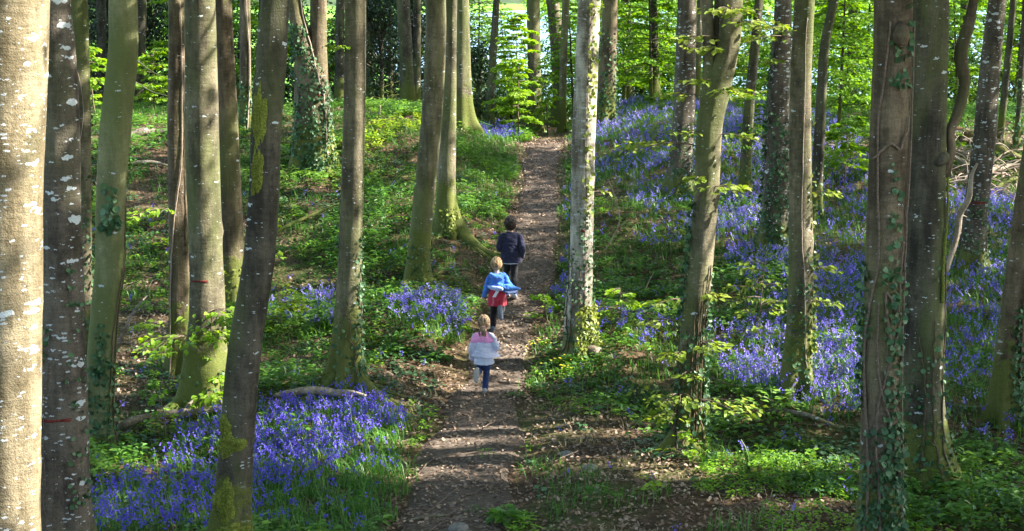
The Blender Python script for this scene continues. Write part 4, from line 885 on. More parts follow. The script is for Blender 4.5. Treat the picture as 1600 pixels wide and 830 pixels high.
def bluebells(P, r=rng):
    """arching stems with nodding bells along one side, and strap leaves"""
    n = len(P); fm, sm, gm = MB(), MB(), MB()
    H = r.uniform(.18, .40, n); az = r.uniform(0, 2 * PI, n); dx = np.stack([np.cos(az), np.sin(az), np.zeros(n)], 1); lean = r.uniform(.08, .45, n)
    t = np.array([0, .45, .75, 1.0]); C = P[:, None] + np.stack([dx[:, 0:1] * (lean * H)[:, None] * t ** 2.2, dx[:, 1:2] * (lean * H)[:, None] * t ** 2.2, H[:, None] * (t - .10 * t ** 4)], -1)
    sd = np.stack([-np.sin(az), np.cos(az), np.zeros(n)], 1) * .0035
    V = np.stack([C - sd[:, None], C + sd[:, None]], 2).reshape(n, 8, 3); q = np.array([[0, 1, 3, 2], [2, 3, 5, 4], [4, 5, 7, 6]])
    sm.add(V.reshape(-1, 3), (q[None] + (np.arange(n) * 8)[:, None, None]).reshape(-1, 4), np.repeat(r.random(n), 8))
    tn = np.clip(r.normal(.45, .25, n), 0, 1)
    for k in range(8):
        f = .66 + .34 * k / 7; ok = r.random(n) < .92
        c = np.stack([np.array([np.interp(f, t, C[i, :, a]) for i in range(n)]) for a in range(3)], 1) if n < 1 else (C[:, 1] * max(0, (.75 - f) / .3) + C[:, 2] * (1 - abs(f - .75) / (.3 if f < .75 else .25)) + C[:, 3] * max(0, (f - .75) / .25))
        c = c[ok]; m = len(c); out = unit(dx[ok] * .7 + r.normal(0, .6, (m, 3)) * [1, 1, .15]); L = r.uniform(.018, .030, m)[:, None] * (1.15 - .3 * k / 7)
        top = c + out * r.uniform(.008, .035, (m, 1)) - [0, 0, .004]; d = unit(out * .75 + [0, 0, -.8]); s1 = unit(np.cross(d, [0, 0, 1.0])); s2 = np.cross(d, s1); w = L * .45
        e = top + d * L
        V = np.stack([top, e + s1 * w, e + s2 * w, e - s1 * w, e - s2 * w], 1)
        tr = np.array([[0, 1, 2], [0, 2, 3], [0, 3, 4], [0, 4, 1]])
        fm.add(V.reshape(-1, 3), (tr[None] + (np.arange(m) * 5)[:, None, None]).reshape(-1, 3), np.repeat(np.clip(tn[ok] + r.normal(0, .12, m), 0, 1), 5))
    return fm, sm
def blades(P, H, W, per, lean=.5, r=rng, spread=.06, tint=None):
    n = len(P) * per; B = np.repeat(P, per, 0) + np.column_stack([r.normal(0, spread, (n, 2)), np.zeros(n) - .01]); h = H * r.uniform(.5, 1.15, n); az = r.uniform(0, 2 * PI, n)
    d = np.stack([np.cos(az), np.sin(az), np.zeros(n)], 1); s = np.stack([-np.sin(az), np.cos(az), np.zeros(n)], 1) * (W * r.uniform(.6, 1.2, n))[:, None] / 2; l = (lean * r.uniform(.2, 1.3, n) * h)[:, None]
    z = np.array([0, 0, 1.0]); m = B + d * l * .3 + z * (h * .62)[:, None]; t = B + d * l + z * (h * (1 - .3 * (l[:, 0] / h) ** 2))[:, None]
    V = np.stack([B - s, B + s, m + s * .9, m - s * .9, t], 1); i = (np.arange(n) * 5)[:, None]
    tn = r.random(n) if tint is None else tint
    return V.reshape(-1, 3), [np.array([[0, 1, 2, 3]]) + i, np.array([[3, 2, 4]]) + i], np.repeat(tn, 5)
def herbs(P, H, per, size, r=rng, spread=.07, W=.6, tint=None, tv=.2):
    n = len(P) * per; B = np.repeat(P, per, 0); az = r.uniform(0, 2 * PI, n); el = r.random(n); hh = np.repeat(H * r.uniform(.5, 1.2, len(P)), per)
    d = np.stack([np.cos(az), np.sin(az), np.zeros(n)], 1); c = B + d * (spread * (1.2 - el))[:, None] * r.uniform(.3, 1, n)[:, None] + np.column_stack([np.zeros((n, 2)), hh * (.35 + .65 * el)])
    tn = np.clip(np.repeat(r.normal(.5, .2, len(P)) if tint is None else tint, per) + r.normal(0, tv, n), 0, 1)
    return leaves(c, d + [0, 0, .15] + r.normal(0, .2, (n, 3)), np.array([0, 0, 1.0]) + d * -.3 + r.normal(0, .25, (n, 3)), size * r.uniform(.6, 1.25, n), W, .07, .2, tint=tn)

def stuff(mb, name, m, label, cat): return tag(mb.build(name, M[m]), label, cat, kind='stuff') if mb.n else None
P, u, v = scatter(150, 13.2, 49); uf, vf = fuzz(u, v, P); pd = path_dist(P[:, 0], P[:, 1]) - .55 * np.clip(fbm(P[:, 0] * 2.2, P[:, 1] * 2.2, 43, 2) - .45, 0, 1); ok = clear_of_trunks(P, 1.2) & (pd > .12)
cl = fbm(P[:, 0] * 1.1, P[:, 1] * 1.1, 21, 3); cl2 = fbm(P[:, 0] * .5, P[:, 1] * .5, 22, 2); rr = rng.random(len(P))
sets = [('bb_front', zone(uf, vf, 'bb_front') & (rr < .45 + 2.2 * np.clip(cl - .33, 0, .6)) & ~((uf < 340) & (rng.random(len(P)) < .5)) & ~(zone(uf, vf, 'grass_front') & (rr > .14)) , 'dense violet bluebells in the left foreground'),
        ('bb_mid', zone(uf, vf, 'bb_left', 'bb_mid') & (rr < .25 + 1.6 * np.clip(cl - .36, 0, .5)), 'pale sunlit bluebells on the bank left of the path'),
        ('bb_path', zone(uf, vf, 'bb_pathR', 'bb_F', 'bb_crest') & (rr < .34), 'bluebells along the right edge of the path'),
        ('bb_band', zone(uf, vf, 'bb_band') & (rr < .3 + 1.5 * np.clip(cl - .3, 0, .5)), 'lilac bluebells in a sunlit band right of the forked trunk'),
        ('bb_slope', (zone(uf, vf, 'bb_slope') | zone(uf, vf, 'bb_right')) & ~zone(uf, vf, 'bb_band') & (rr < np.where(P[:, 0] > 4, 1.7, 1.2) * np.clip(cl * .5 + cl2 * .5 - .38, 0, .35) + .05), 'bluebell carpet spreading over the shaded right slope')]
bbmask = np.zeros(len(P), bool)
for nm, k, lab in sets:
    k &= ok; bbmask |= k; fm, sm = bluebells(P[k]); o = stuff(fm, 'bluebells', 'bluebell_deep' if nm in ('bb_front', 'bb_path') else 'bluebell', lab, 'bluebells')
    if sm.n: sm.build('flower_stem', M['stem'], o)
    lv = P[k]; lv = lv[rng.random(len(lv)) < .8]; mb = MB(); mb.add(*blades(lv, .24, .014, 3, .7, spread=.04)); mb.build('strap_leaf', M['grass'], o)
# stray bluebells
k = (rr < .006) & ok & ~bbmask & (pd > .2) & (v > 300); fm, sm = bluebells(P[k]); o = stuff(fm, 'bluebells', 'bluebell', 'stray single bluebells scattered among the green plants', 'bluebells'); sm.build('flower_stem', M['stem'], o)

# grass
P, u, v = scatter(34, 13.2, 48); uf, vf = fuzz(u, v, P); pd = path_dist(P[:, 0], P[:, 1]) - .55 * np.clip(fbm(P[:, 0] * 2.2, P[:, 1] * 2.2, 43, 2) - .45, 0, 1); ok = clear_of_trunks(P, 1.1); cl = fbm(P[:, 0] * .8, P[:, 1] * .8, 31, 3); rr = rng.random(len(P))
lit_r = zone(uf, vf, 'litter_r', 'litter_l', 'litter_T9')
k = ok & (pd > .1) & ((zone(uf, vf, 'bb_front', 'grass_front', 'bb_mid', 'bb_left', 'grass_top') & (rr < .8)) | (zone(uf, vf, 'bb_band', 'bb_slope', 'bb_right', 'bb_F', 'bb_pathR') & (rr < .55)) | (~lit_r & (cl > .55) & (rr < .5)) | (lit_r & (cl > .66) & (rr < .4)))
mb = MB(); mb.add(*blades(P[k], .24, .011, 9, .8, spread=.09)); stuff(mb, 'grass', 'grass', 'long green grass and bluebell blades over the woodland floor', 'grass')
k = ok & (pd > .05) & ((zone(uf, vf, 'grass_front') & (rr > .3))); mb = MB(); mb.add(*blades(P[k], .30, .013, 16, .9, spread=.1)); stuff(mb, 'grass', 'grass', 'lush green grass edging the path beside the foreground bluebells', 'grass')
k = ok & (pd > 0) & (cl < .42) & (rr < .12) & (pd < 3) & (P[:, 1] < 30); mb = MB(); mb.add(*blades(P[k], .16, .008, 12, 1.3, spread=.1)); stuff(mb, 'grass', 'drygrass', 'dry straw coloured grass tufts near the path', 'grass')
# herbs
P, u, v = scatter(70, 13.2, 48); uf, vf = fuzz(u, v, P); pd = path_dist(P[:, 0], P[:, 1]) - .55 * np.clip(fbm(P[:, 0] * 2.2, P[:, 1] * 2.2, 43, 2) - .45, 0, 1); ok = clear_of_trunks(P, 1.1); cl = fbm(P[:, 0] * .9 + 7, P[:, 1] * .9, 33, 3); rr = rng.random(len(P))
lit_r = zone(uf, vf, 'litter_r', 'litter_l', 'litter_T9'); bbz = zone(uf, vf, 'bb_front', 'bb_band', 'bb_right', 'bb_slope')
k = ok & (pd > .1) & (((~lit_r) & ~bbz & (rr < np.clip((cl - .35) * 4.2, .10, .95))) | (bbz & (rr < np.clip((cl - .5) * 2.0, 0, .6))) | (lit_r & (cl > .6) & (rr < .35)) | (zone(uf, vf, 'green_l', 'greenpatch', 'shrubR') & (rr < .75)))
far_ = P[:, 1] > 30
tnt = lambda q: np.clip(.5 + (fbm(q[:, 0] * .55, q[:, 1] * .55, 45, 3) - .5) * 2.6 + rng.normal(0, .1, len(q)), 0, 1)
mb = MB(); sp1 = fbm(P[:, 0] * .7 + 20, P[:, 1] * .7, 46, 2)
for lo_, hi_, h_, n_, s_, w_ in ((0, .44, .12, 12, .042, .75), (.44, .58, .19, 8, .075, .55), (.58, 1, .26, 7, .105, .42)):
    q = (sp1 >= lo_) & (sp1 < hi_) & k; mb.add(*herbs(P[q], h_, n_, s_, W=w_, tint=tnt(P[q]))); stuff(mb, 'herbs', 'herb', 'low green woodland herbs covering the floor', 'herbs')
k = ok & (pd > .05) & zone(uf, vf, 'yellowbank') & (rr < .45); mb = MB(); mb.add(*herbs(P[k], .22, 10, .075)); stuff(mb, 'herbs', 'yellow_herb', 'herbs coloured a sunlit yellow green on the bank left of the close pair of trunks', 'herbs')  # warm sunlight on the bank is put into this leaf colour
k2 = ok & (pd > .02) & (zone(uf, vf, 'crest', 'bb_left', 'bb_mid', 'bb_F', 'flowersY') | ((cl > .62) & ~bbz & (rr < .4))) & (rr < .45); mb = MB(); mb.add(*herbs(P[k2], .15, 8, .06)); stuff(mb, 'herbs', 'herb_bright', 'fresh herb patches, coloured brighter for the sunlit ground', 'herbs')  # brighter leaf copy gives crest and banks their sunlit look
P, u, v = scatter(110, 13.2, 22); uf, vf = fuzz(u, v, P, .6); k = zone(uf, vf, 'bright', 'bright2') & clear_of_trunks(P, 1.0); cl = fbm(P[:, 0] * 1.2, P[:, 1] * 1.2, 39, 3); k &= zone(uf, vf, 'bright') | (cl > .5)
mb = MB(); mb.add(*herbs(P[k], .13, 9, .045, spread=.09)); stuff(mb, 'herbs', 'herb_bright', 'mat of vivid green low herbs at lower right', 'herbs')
# ground ivy
P, u, v = scatter(60, 13.2, 40); uf, vf = fuzz(u, v, P); pd = path_dist(P[:, 0], P[:, 1]) - .55 * np.clip(fbm(P[:, 0] * 2.2, P[:, 1] * 2.2, 43, 2) - .45, 0, 1); ok = clear_of_trunks(P, 1.0); cl = fbm(P[:, 0] * .8 + 70, P[:, 1] * .8, 35, 3); rr = rng.random(len(P))
near_t = np.zeros(len(P), bool)
for T in TREES[:26]: near_t |= ((P[:, 0] - T.base[0]) ** 2 + (P[:, 1] - T.base[1]) ** 2) < (T.r0 * 2 + .35) ** 2
k = ok & (pd > .15) & (zone(uf, vf, 'ivybank', 'ivy2') | (near_t & (rr < .5)) | ((cl > .58) & (rr < .4)))
mb = MB(); mb.add(*herbs(P[k], .10, 7, .062, spread=.1, W=.95)); stuff(mb, 'ground_ivy', 'ivy', 'dark glossy ivy spreading over the banks and tree feet', 'ivy')
# fallen leaves
P, u, v = scatter(330, 13.2, 44); uf, vf = fuzz(u, v, P); pd = path_dist(P[:, 0], P[:, 1]) - .55 * np.clip(fbm(P[:, 0] * 2.2, P[:, 1] * 2.2, 43, 2) - .45, 0, 1); cl = fbm(P[:, 0] * .9, P[:, 1] * .9, 37, 3); rr = rng.random(len(P))
c_ = fbm(P[:, 0] * 2.5, P[:, 1] * 2.5, 38, 2)
k = ((pd <= 0) & (rr < .45 + .8 * (c_ - .4))) | ((pd > 0) & ((zone(uf, vf, 'litter_r', 'litter_l', 'litter_T9') & (rr < .85)) | (pd < .5) & (rr < .7) | (rr < .16)))
k &= clear_of_trunks(P, .95); Q_ = P[k]; n = len(Q_); mb = MB()
Q_ = Q_ + np.column_stack([np.zeros((n, 2)), rng.uniform(.016, .035, n)])
mb.add(*leaves(Q_, rdir(n) * [1, 1, .35], np.array([0, 0, 1.0]) + rng.normal(0, .5, (n, 3)), rng.uniform(.03, .07, n), .62, .12, -.08, tint=np.clip(rng.beta(2, 2.2, n) + (c_[k] - .5) * .4, 0, 1)))
stuff(mb, 'dead_leaves', 'litter', 'brown fallen beech leaves strewn over path and bare earth', 'dead leaves')
# yellow flowers
P, u, v = scatter(60, 20, 30); uf, vf = fuzz(u, v, P); k = zone(uf, vf, 'flowersY') & (rng.random(len(P)) < .6); Q_ = P[k] + [0, 0, .16]; n = len(Q_); mb = MB()
for a in range(5):
    az = a * 2 * PI / 5; mb.add(*leaves(Q_, np.tile([math.cos(az), math.sin(az), .3], (n, 1)), np.tile([0, 0, 1.0], (n, 1)), .022, .8, 0, 0))
stuff(mb, 'yellow_flowers', 'yellow_flower', 'tiny yellow flowers beside the path at the pale trunk', 'flowers')
# loose twigs
P, u, v = scatter(4.5, 13.2, 42); mb = MB()
for q in P:
    L = rng.uniform(.15, 1.1); az = rng.uniform(0, 2 * PI); t = np.linspace(-.5, .5, 6); x = q[0] + np.cos(az) * L * t + rng.normal(0, .012, 6); y = q[1] + np.sin(az) * L * t + rng.normal(0, .012, 6)
    V, Fs = tube(np.stack([x, y, hgt(x, y) + .02 + rng.random() * .08 * (t + .5)], 1), np.linspace(.007, .003, 6) * rng.uniform(.6, 1.5), 5); mb.add(V, Fs, rng.random())
stuff(mb, 'twigs', 'twig', 'thin dead twigs scattered on the woodland floor', 'twigs')

# ------------------------------------------------------------------ logs, branches, stones
def log(label, pix, rads, m='old_log', lift=0, name='fallen_branch', cat='branch', knots=0, forks=(), group=None, Y=None):
    pts = []
    for q in pix:
        if len(q) == 3: pts.append(at(q[0], q[1], q[2]))
        else: pts.append(ground(q[0], q[1], False))
    pts = np.array(pts); base = pts[0].copy(); P = curve(pts, 30)
    R = np.interp(np.linspace(0, 1, 30), np.linspace(0, 1, len(rads)), rads)
    if len(pix[0]) == 2:
        g = hgt(P[:, 0], P[:, 1]); P[:, 2] = g + R * .6 + lift
    r = np.random.default_rng(int(pix[0][0] * 3 + pix[0][1])); th = np.arange(12) / 12 * 2 * PI; mul = 1 + .12 * np.sin(2 * th + np.linspace(0, 5, 30)[:, None]) + .1 * r.normal(size=(30, 12)) * .4
    mb = MB(); V, Fs = tube(P, R, 12, mul); mb.add(V, Fs)
    for (f, az, L, rr_, el) in forks:
        i = int(f * 29); c = P[i]; d = np.array([math.cos(az), math.sin(az), el]); p = curve([c, c + d * L * .5 + [0, 0, .03], c + d * L], 8); V, Fs = tube(p, np.linspace(rr_, rr_ * .4, 8), 7); mb.add(V, Fs)
    o = mb.build(name, M[m], None, True, origin=P[0]); o.location = Vector(P[0]); return tag(o, label, cat, group)
log('grey weathered log lying behind the foreground bluebells, left', [(190, 683), (240, 666), (300, 660), (352, 652)], [.06, .06, .05, .035], lift=.12, name='fallen_log', cat='log', forks=((.6, 1.2, .4, .03, .3),))
log('pale barkless log in front of the lone grey trunk', [(430, 642), (470, 636), (510, 634), (550, 640)], [.03, .05, .055, .03], 'dead_wood', .2, 'fallen_log', 'log', forks=((.8, -.5, .5, .05, .05),))
log('dark thin branch leaning up the left bank', [(428, 366, 31.0), (455, 350, 31.2), (490, 335, 31.6), (530, 318, 32)], [.03, .035, .03, .012], 'bark_dark', forks=((.3, 2, .3, .012, .6),))
log('grey dead branch propped beside the bent green trunk', [(180, 548, 22.5), (198, 510, 22.8), (214, 480, 23.2), (230, 462, 23.5)], [.03, .028, .022, .008], 'old_log', forks=((.5, .4, .35, .01, .6),))
log('pale split wood lying at the foot of the pale sunlit trunk', [(858, 572), (885, 560), (912, 553), (936, 556)], [.015, .05, .10, .07], 'dead_wood', .05, 'broken_wood', 'wood', forks=((.75, -.9, .35, .07, -.2),))
log('long brown branch lying on the ivy bank at right', [(1185, 660), (1225, 662), (1270, 672), (1312, 686)], [.012, .025, .028, .022], 'old_log', .15, forks=((.4, 2.5, .5, .01, .3),))
log('small grey branch lying right of the forked trunk', [(1110, 590, 20.6), (1130, 598, 20.6), (1160, 606, 20.5)], [.014, .016, .008], 'old_log')
log('short grey stick lying on the path near the bottom edge', [(638, 817), (665, 813), (702, 808)], [.012, .018, .010], 'old_log', .02, 'stick', 'stick')
log('pale snapped branch standing up beside the broad dark trunk', [(1478, 425, 18.6), (1495, 370, 18.6), (1500, 335, 18.6), (1514, 308, 18.5), (1518, 275, 18.5), (1527, 255, 18.5)], [.030, .036, .030, .016], 'dead_wood', name='snapped_branch', forks=((.75, 2.6, .08, .025, .2), (.35, .2, .1, .012, .3)))
log('bleached arched branch in the bluebells right of the pale sunlit trunk', [(945, 392, 28.5), (958, 370, 28.6), (968, 345, 28.7), (962, 310, 29), (950, 280, 29.2)], [.012, .014, .013, .01, .006], 'dead_wood', forks=((.4, .4, .5, .008, .5),))
log('thin slanting stick rising from the green patch', [(985, 500, 26), (1000, 470, 26.4), (1014, 440, 26.8), (1022, 425, 27)], [.010, .009, .007, .004], 'dead_wood')
for i, (a, c, lab) in enumerate((((1130, 320, 33), (1195, 400, 31.5), 'dark bare branch crossing behind the forked trunk'), ((1140, 385, 31.5), (1220, 338, 32.5), 'thin bare branch crossing between two ivy footed trunks'), ((1125, 345, 33), (1215, 365, 32), 'slim bare branch lying level among bluebells'), ((1145, 300, 33.5), (1180, 390, 32), 'steep bare branch behind the thin dark trunk'))):
    log(lab, [a, ((a[0] + c[0]) / 2, (a[1] + c[1]) / 2 - 8, (a[2] + c[2]) / 2), c], [.03, .025, .01], 'dead_wood' if i % 2 else 'old_log', forks=((.5, 1 + i, .5, .01, .4),), group='fallen branches behind the forked trunk')
# heap of cut branches on the right
hp = [((1478, 214), (1600, 262), .16, 'long thick reddish trunk lying across the brush heap', 'bark_rot'), ((1485, 250), (1560, 268), .09, 'grey log in the middle of the brush heap', 'dead_wood'), ((1530, 290), (1605, 272), .08, 'pale log at the lower edge of the brush heap', 'dead_wood'),
      ((1488, 268), (1540, 300), .06, 'pale branch sloping down out of the brush heap', 'dead_wood'), ((1545, 250), (1600, 300), .05, 'pale branch crossing the brush heap at right', 'dead_wood'), ((1500, 232), (1580, 240), .06, 'brown branch on top of the brush heap', 'old_log'),
      ((1555, 310), (1605, 288), .05, 'dark branch beneath the brush heap', 'bark_dark'), ((1480, 240), (1512, 222), .05, 'short log end at the left of the brush heap', 'dead_wood'), ((1286, 236), (1350, 232), .06, 'fallen log behind the sinuous dark trunk', 'old_log')]
for i, (a, c, r0, lab, mm) in enumerate(hp):
    log(lab, [a, ((a[0] + c[0]) / 2, (a[1] + c[1]) / 2 - 4), c], [r0, r0 * .9, r0 * .6], mm, .05 + .07 * (i % 4), 'cut_branch', 'branch', forks=((.3, .6 + i, .7, .02, .5), (.6, 2 + i, .6, .018, .4), (.8, 4 + i, .5, .015, .5)), group='branches of the brush heap')
mb = MB()
for k in range(110):
    g = ground(rng.uniform(1482, 1610), rng.uniform(225, 322), False); az = rng.uniform(0, 2 * PI); L = rng.uniform(.4, 1.4); d = np.array([math.cos(az), math.sin(az) * .6, rng.uniform(-.1, .5)]); p = curve([g + [0, 0, .08], g + d * L * .5 + [0, 0, .15 + rng.random() * .1], g + d * L], 8)
    p[:, 2] = np.maximum(p[:, 2], hgt(p[:, 0], p[:, 1]) + .03); V, Fs = tube(p, np.linspace(.018, .005, 8) * rng.uniform(.5, 1.5), 5); mb.add(V, Fs)
stuff(mb, 'brushwood', 'pale_vine', 'pale tangled brushwood heaped at the right edge of the wood', 'brushwood')
log('weathered log lying across the left slope behind the bent green trunk', [(192, 222), (225, 214), (262, 210)], [.08, .09, .06], 'old_log', .05, 'fallen_log', 'log')
log('thin log lying on the green slope left of the thin vine clad trunk', [(198, 262), (230, 259), (262, 262)], [.04, .05, .03], 'old_log', .05, 'fallen_log', 'log')
log('brown log end left of the two stemmed ivy trunk', [(438, 182, 40), (452, 190, 39.6), (462, 198, 39.4)], [.12, .12, .10], 'bark_rot', 0, 'fallen_log', 'log')
log('thin upright stake on the crest before the dark thicket', [(592, 205, 40), (592, 185, 40), (594, 165, 40)], [.03, .03, .025], 'dead_wood', name='stake', cat='stake')
for (a, c, lab) in (((345 - 130, 95, 40), (262, 122, 38), 'long arched bare twig right of the bent green trunk'), ((212, 128, 40), (262, 150, 38), 'lower arched bare twig right of the bent green trunk')):
    log(lab, [a, ((a[0] + c[0]) / 2, (a[1] + c[1]) / 2 + 4, 39), c], [.012, .012, .008], 'dead_wood', name='bare_twig', cat='twig')
def stone(label, u, v, r):
    g = ground(u, v); k = np.random.default_rng(int(u)); a = np.linspace(.05, PI - .05, 8); t = np.arange(12) / 12 * 2 * PI
    A, T_ = np.meshgrid(a, t, indexing='ij'); R = r * (1 + .35 * (vnoise(T_ * 1.2 + u, A * 2, 4) - .5)); V = np.stack([R * np.sin(A) * np.cos(T_), R * np.sin(A) * np.sin(T_) * .8, R * np.cos(A) * .55], -1).reshape(-1, 3)
    i = np.arange(7)[:, None]; j = np.arange(12)[None]; mb = MB(); mb.add(V, np.stack([i * 12 + j, (i + 1) * 12 + j, (i + 1) * 12 + (j + 1) % 12, i * 12 + (j + 1) % 12], -1).reshape(-1, 4)); o = mb.build('stone', M['stone'], None, True); o.location = Vector(g + [0, 0, r * .2]); tag(o, label, 'stone')
M['stone'] = plain_mat('stone', (.24, .22, .19), .9, .4, 20, .4)
for q in (('rounded grey stone half buried in the path at the bottom edge', 716, 830, .13), ('flat grey stone in the bare earth below the forked trunk', 922, 735, .10), ('small grey stone left of the flat one in the earth', 886, 712, .09), ('small pale stone on the earth by the path', 750, 815, .04)): stone(*q)
def rosette(label, u, v, n, size, m, H=.2):
    g = ground(u, v); e_ = empty('leafy_plant', g, label, 'plant'); mb = MB(); V, Fs, t = herbs(np.array([g]), H, n, size, spread=.16); mb.add(V, Fs, t); mb.build('foliage', M[m], e_, origin=g)
    mb = MB(); mb.add(*blades(np.array([g]), H, .006, 6, .6)); mb.build('stalk', M['stem'], e_, origin=g)
rosette('dark green dock rosette on the earth at the bottom edge, right of the path', 788, 818, 60, .14, 'herb', .2); rosette('small upright green plant on the bare earth below the forked trunk', 936, 790, 40, .08, 'herb', .3)
rosette('green rosette left of the girl on the path edge', 808, 622, 30, .07, 'herb', .12); rosette('small weed growing in the middle of the lower path', 760, 715, 16, .06, 'herb', .1)
rosette('tiny weed in the path near the lower edge', 740, 800, 14, .05, 'herb', .08)
tag([o for o in bpy.data.objects if o.get('label', '').startswith('green rosette left')][0], 'green rosette on the path edge just right of the girl')

# ------------------------------------------------------------------ the three children
def ell(mb, c, r, rot=None, n=12):
    a = np.linspace(.06, PI - .06, n); t = np.arange(2 * n) / (2 * n) * 2 * PI; A, T_ = np.meshgrid(a, t, indexing='ij'); k = 2 * n
    V = np.stack([np.sin(A) * np.cos(T_), np.sin(A) * np.sin(T_), np.cos(A)], -1).reshape(-1, 3) * np.asarray(r)
    if rot is not None: V = V @ np.array(Matrix.Rotation(rot[1], 3, rot[0])).T
    V = V + np.asarray(c); i = np.arange(n - 1)[:, None]; j = np.arange(k)[None]
    Q = np.stack([i * k + j, (i + 1) * k + j, (i + 1) * k + (j + 1) % k, i * k + (j + 1) % k], -1).reshape(-1, 4)
    jj = np.arange(k); b0 = len(V); V = np.concatenate([V, V[:k].mean(0)[None], V[-k:].mean(0)[None]])
    mb.add(V, [Q, np.concatenate([np.stack([jj, (jj + 1) % k, np.full(k, b0)], -1), np.stack([(n - 1) * k + (jj + 1) % k, (n - 1) * k + jj, np.full(k, b0 + 1)], -1)])])
def limb(mb, pts, rad, seg=12, n=24):
    P = curve(pts, n); R = np.interp(np.linspace(0, 1, n), np.linspace(0, 1, len(rad)), rad)
    V, Fs = tube(P, R, seg); mb.add(V, Fs); ell(mb, P[0], (R[0],) * 3, n=7); ell(mb, P[-1], (R[-1],) * 3, n=7)
def rings(mb, rows, seg=28, n=30, wr=0.0, seed=0):
    """horizontal rings (x, y, z, half width, half depth), closed at both ends"""
    R = curve(np.array(rows, float), n) if len(rows) > 2 else np.array(rows, float); n = len(R); th = np.arange(seg) / seg * 2 * PI
    m = 1 + wr * (np.sin(5 * th[None] + R[:, 2:3] * 60 + seed) * .5 + (vnoise(th[None] * 1.6 + seed, R[:, 2:3] * 34, 9) - .5) * 1.6)
    V = np.stack([R[:, 0:1] + R[:, 3:4] * np.cos(th) * m, R[:, 1:2] + R[:, 4:5] * np.sin(th) * m, np.repeat(R[:, 2:3], seg, 1)], -1).reshape(-1, 3)
    i = np.arange(n - 1)[:, None]; j = np.arange(seg)[None]; Q = np.stack([i * seg + j, i * seg + (j + 1) % seg, (i + 1) * seg + (j + 1) % seg, (i + 1) * seg + j], -1).reshape(-1, 4)
    b0 = len(V); V = np.concatenate([V, R[:1, :3], R[-1:, :3]]); jj = np.arange(seg)
    mb.add(V, [Q, np.concatenate([np.stack([(jj + 1) % seg, jj, np.full(seg, b0)], -1), np.stack([(n - 1) * seg + jj, (n - 1) * seg + (jj + 1) % seg, np.full(seg, b0 + 1)], -1)])])
def fused(mb, name, m, parent, vox, H, it=4, wrinkle=0.0, seed=0):
    """melt the pieces into one continuous skin"""
    for k in range(len(mb.V)): mb.V[k] = mb.V[k] * H
    t = mb.build(name + '_tmp', m); md = t.modifiers.new('r', 'REMESH'); md.mode = 'VOXEL'; md.voxel_size = vox; s = t.modifiers.new('s', 'SMOOTH'); s.iterations = it; s.factor = .5
    dg = bpy.context.evaluated_depsgraph_get(); me = bpy.data.meshes.new_from_object(t.evaluated_get(dg)); me.name = name
    old = t.data; bpy.data.objects.remove(t); bpy.data.meshes.remove(old)
    n = len(me.vertices); co = np.empty(n * 3, np.float32); me.vertices.foreach_get('co', co); co = co.reshape(-1, 3)
    if wrinkle:
        no = np.empty(n * 3, np.float32); me.vertices.foreach_get('normal', no); no = no.reshape(-1, 3)
        f = fbm(co[:, 0] * 16 + seed + co[:, 2] * 7, co[:, 2] * 26 + co[:, 1] * 13, 71 + seed, 3) - .5; co = co + no * (f * wrinkle)[:, None]; me.vertices.foreach_set('co', co.ravel())
    me.polygons.foreach_set('use_smooth', np.ones(len(me.polygons), bool))
    if not me.materials: me.materials.append(m)
    else: me.materials[0] = m
    me.update(); o = bpy.data.objects.new(name, me); COL.objects.link(o); o.parent = parent; return o
def hand(mb, w, d, side, curl=.5):
    """palm, four unequal bent fingers and a thumb; w wrist, d pointing direction"""
    d = unit(d); n_ = unit(np.cross(d, [0, 0, 1.0]) + [0, 1e-3, 0]); b = np.cross(n_, d)      # b: across the palm
    V = []; c = w + d * .026
    for k in np.linspace(-1, 1, 5): limb(mb, [w + b * k * .007, w + d * .042 + b * k * .016], [.009, .0085], 8, 6)
    for k, L in zip((-1, -.33, .33, 1), (.030, .037, .040, .034)):
        p0 = w + d * .040 + b * k * .0165; p1 = p0 + d * L * .45 - n_ * side * .004; p2 = p1 + unit(d * (1 - curl) - n_ * side * curl) * L * .35; p3 = p2 + unit(d * (.6 - curl) - n_ * side * (curl + .3)) * L * .3
        limb(mb, [p0, p1, p2, p3], [.0065, .006, .0055, .0045], 7, 12)
    q0 = w + d * .012 + b * .012; limb(mb, [q0, q0 + b * .018 + d * .014 - n_ * side * .008, q0 + b * .020 + d * .032 - n_ * side * .014], [.0085, .007, .005], 7, 10)
def cloth(name, col, var=.15, sc_=60, rough=.9): return plain_mat(name, col, rough, var, sc_, .25, sheen=.2)
M['skin'] = plain_mat('skin', (.52, .31, .22), .55, .08, 20); M['eye'] = plain_mat('eye_white', (.75, .74, .7), .2, .05, 20); M['lip'] = plain_mat('lip', (.42, .15, .13), .5, .1, 20)
def hair_mat(name, a, b_):
    m, nt, out = mat(name); tc = nd(nt, 'ShaderNodeTexCoord'); n = noise(nt, mapping(nt, tc.outputs['Object'], (1, 1, .22)), 130, 4, .65); at_ = nd(nt, 'ShaderNodeAttribute', attribute_name='tint')
    c = ramp(nt, math_(nt, 'ADD', math_(nt, 'MULTIPLY', n, .8), math_(nt, 'MULTIPLY', at_.outputs['Fac'], .25)), [(.38, a), (.7, b_)]); p = nd(nt, 'ShaderNodeBsdfPrincipled'); nt.links.new(c, p.inputs['Base Color']); p.inputs['Roughness'].default_value = .42
    b2 = nd(nt, 'ShaderNodeBump'); b2.inputs['Strength'].default_value = .5; b2.inputs['Distance'].default_value = .01; nt.links.new(n, b2.inputs['Height']); nt.links.new(b2.outputs[0], p.inputs['Normal']); nt.links.new(p.outputs[0], out.inputs[0]); return m
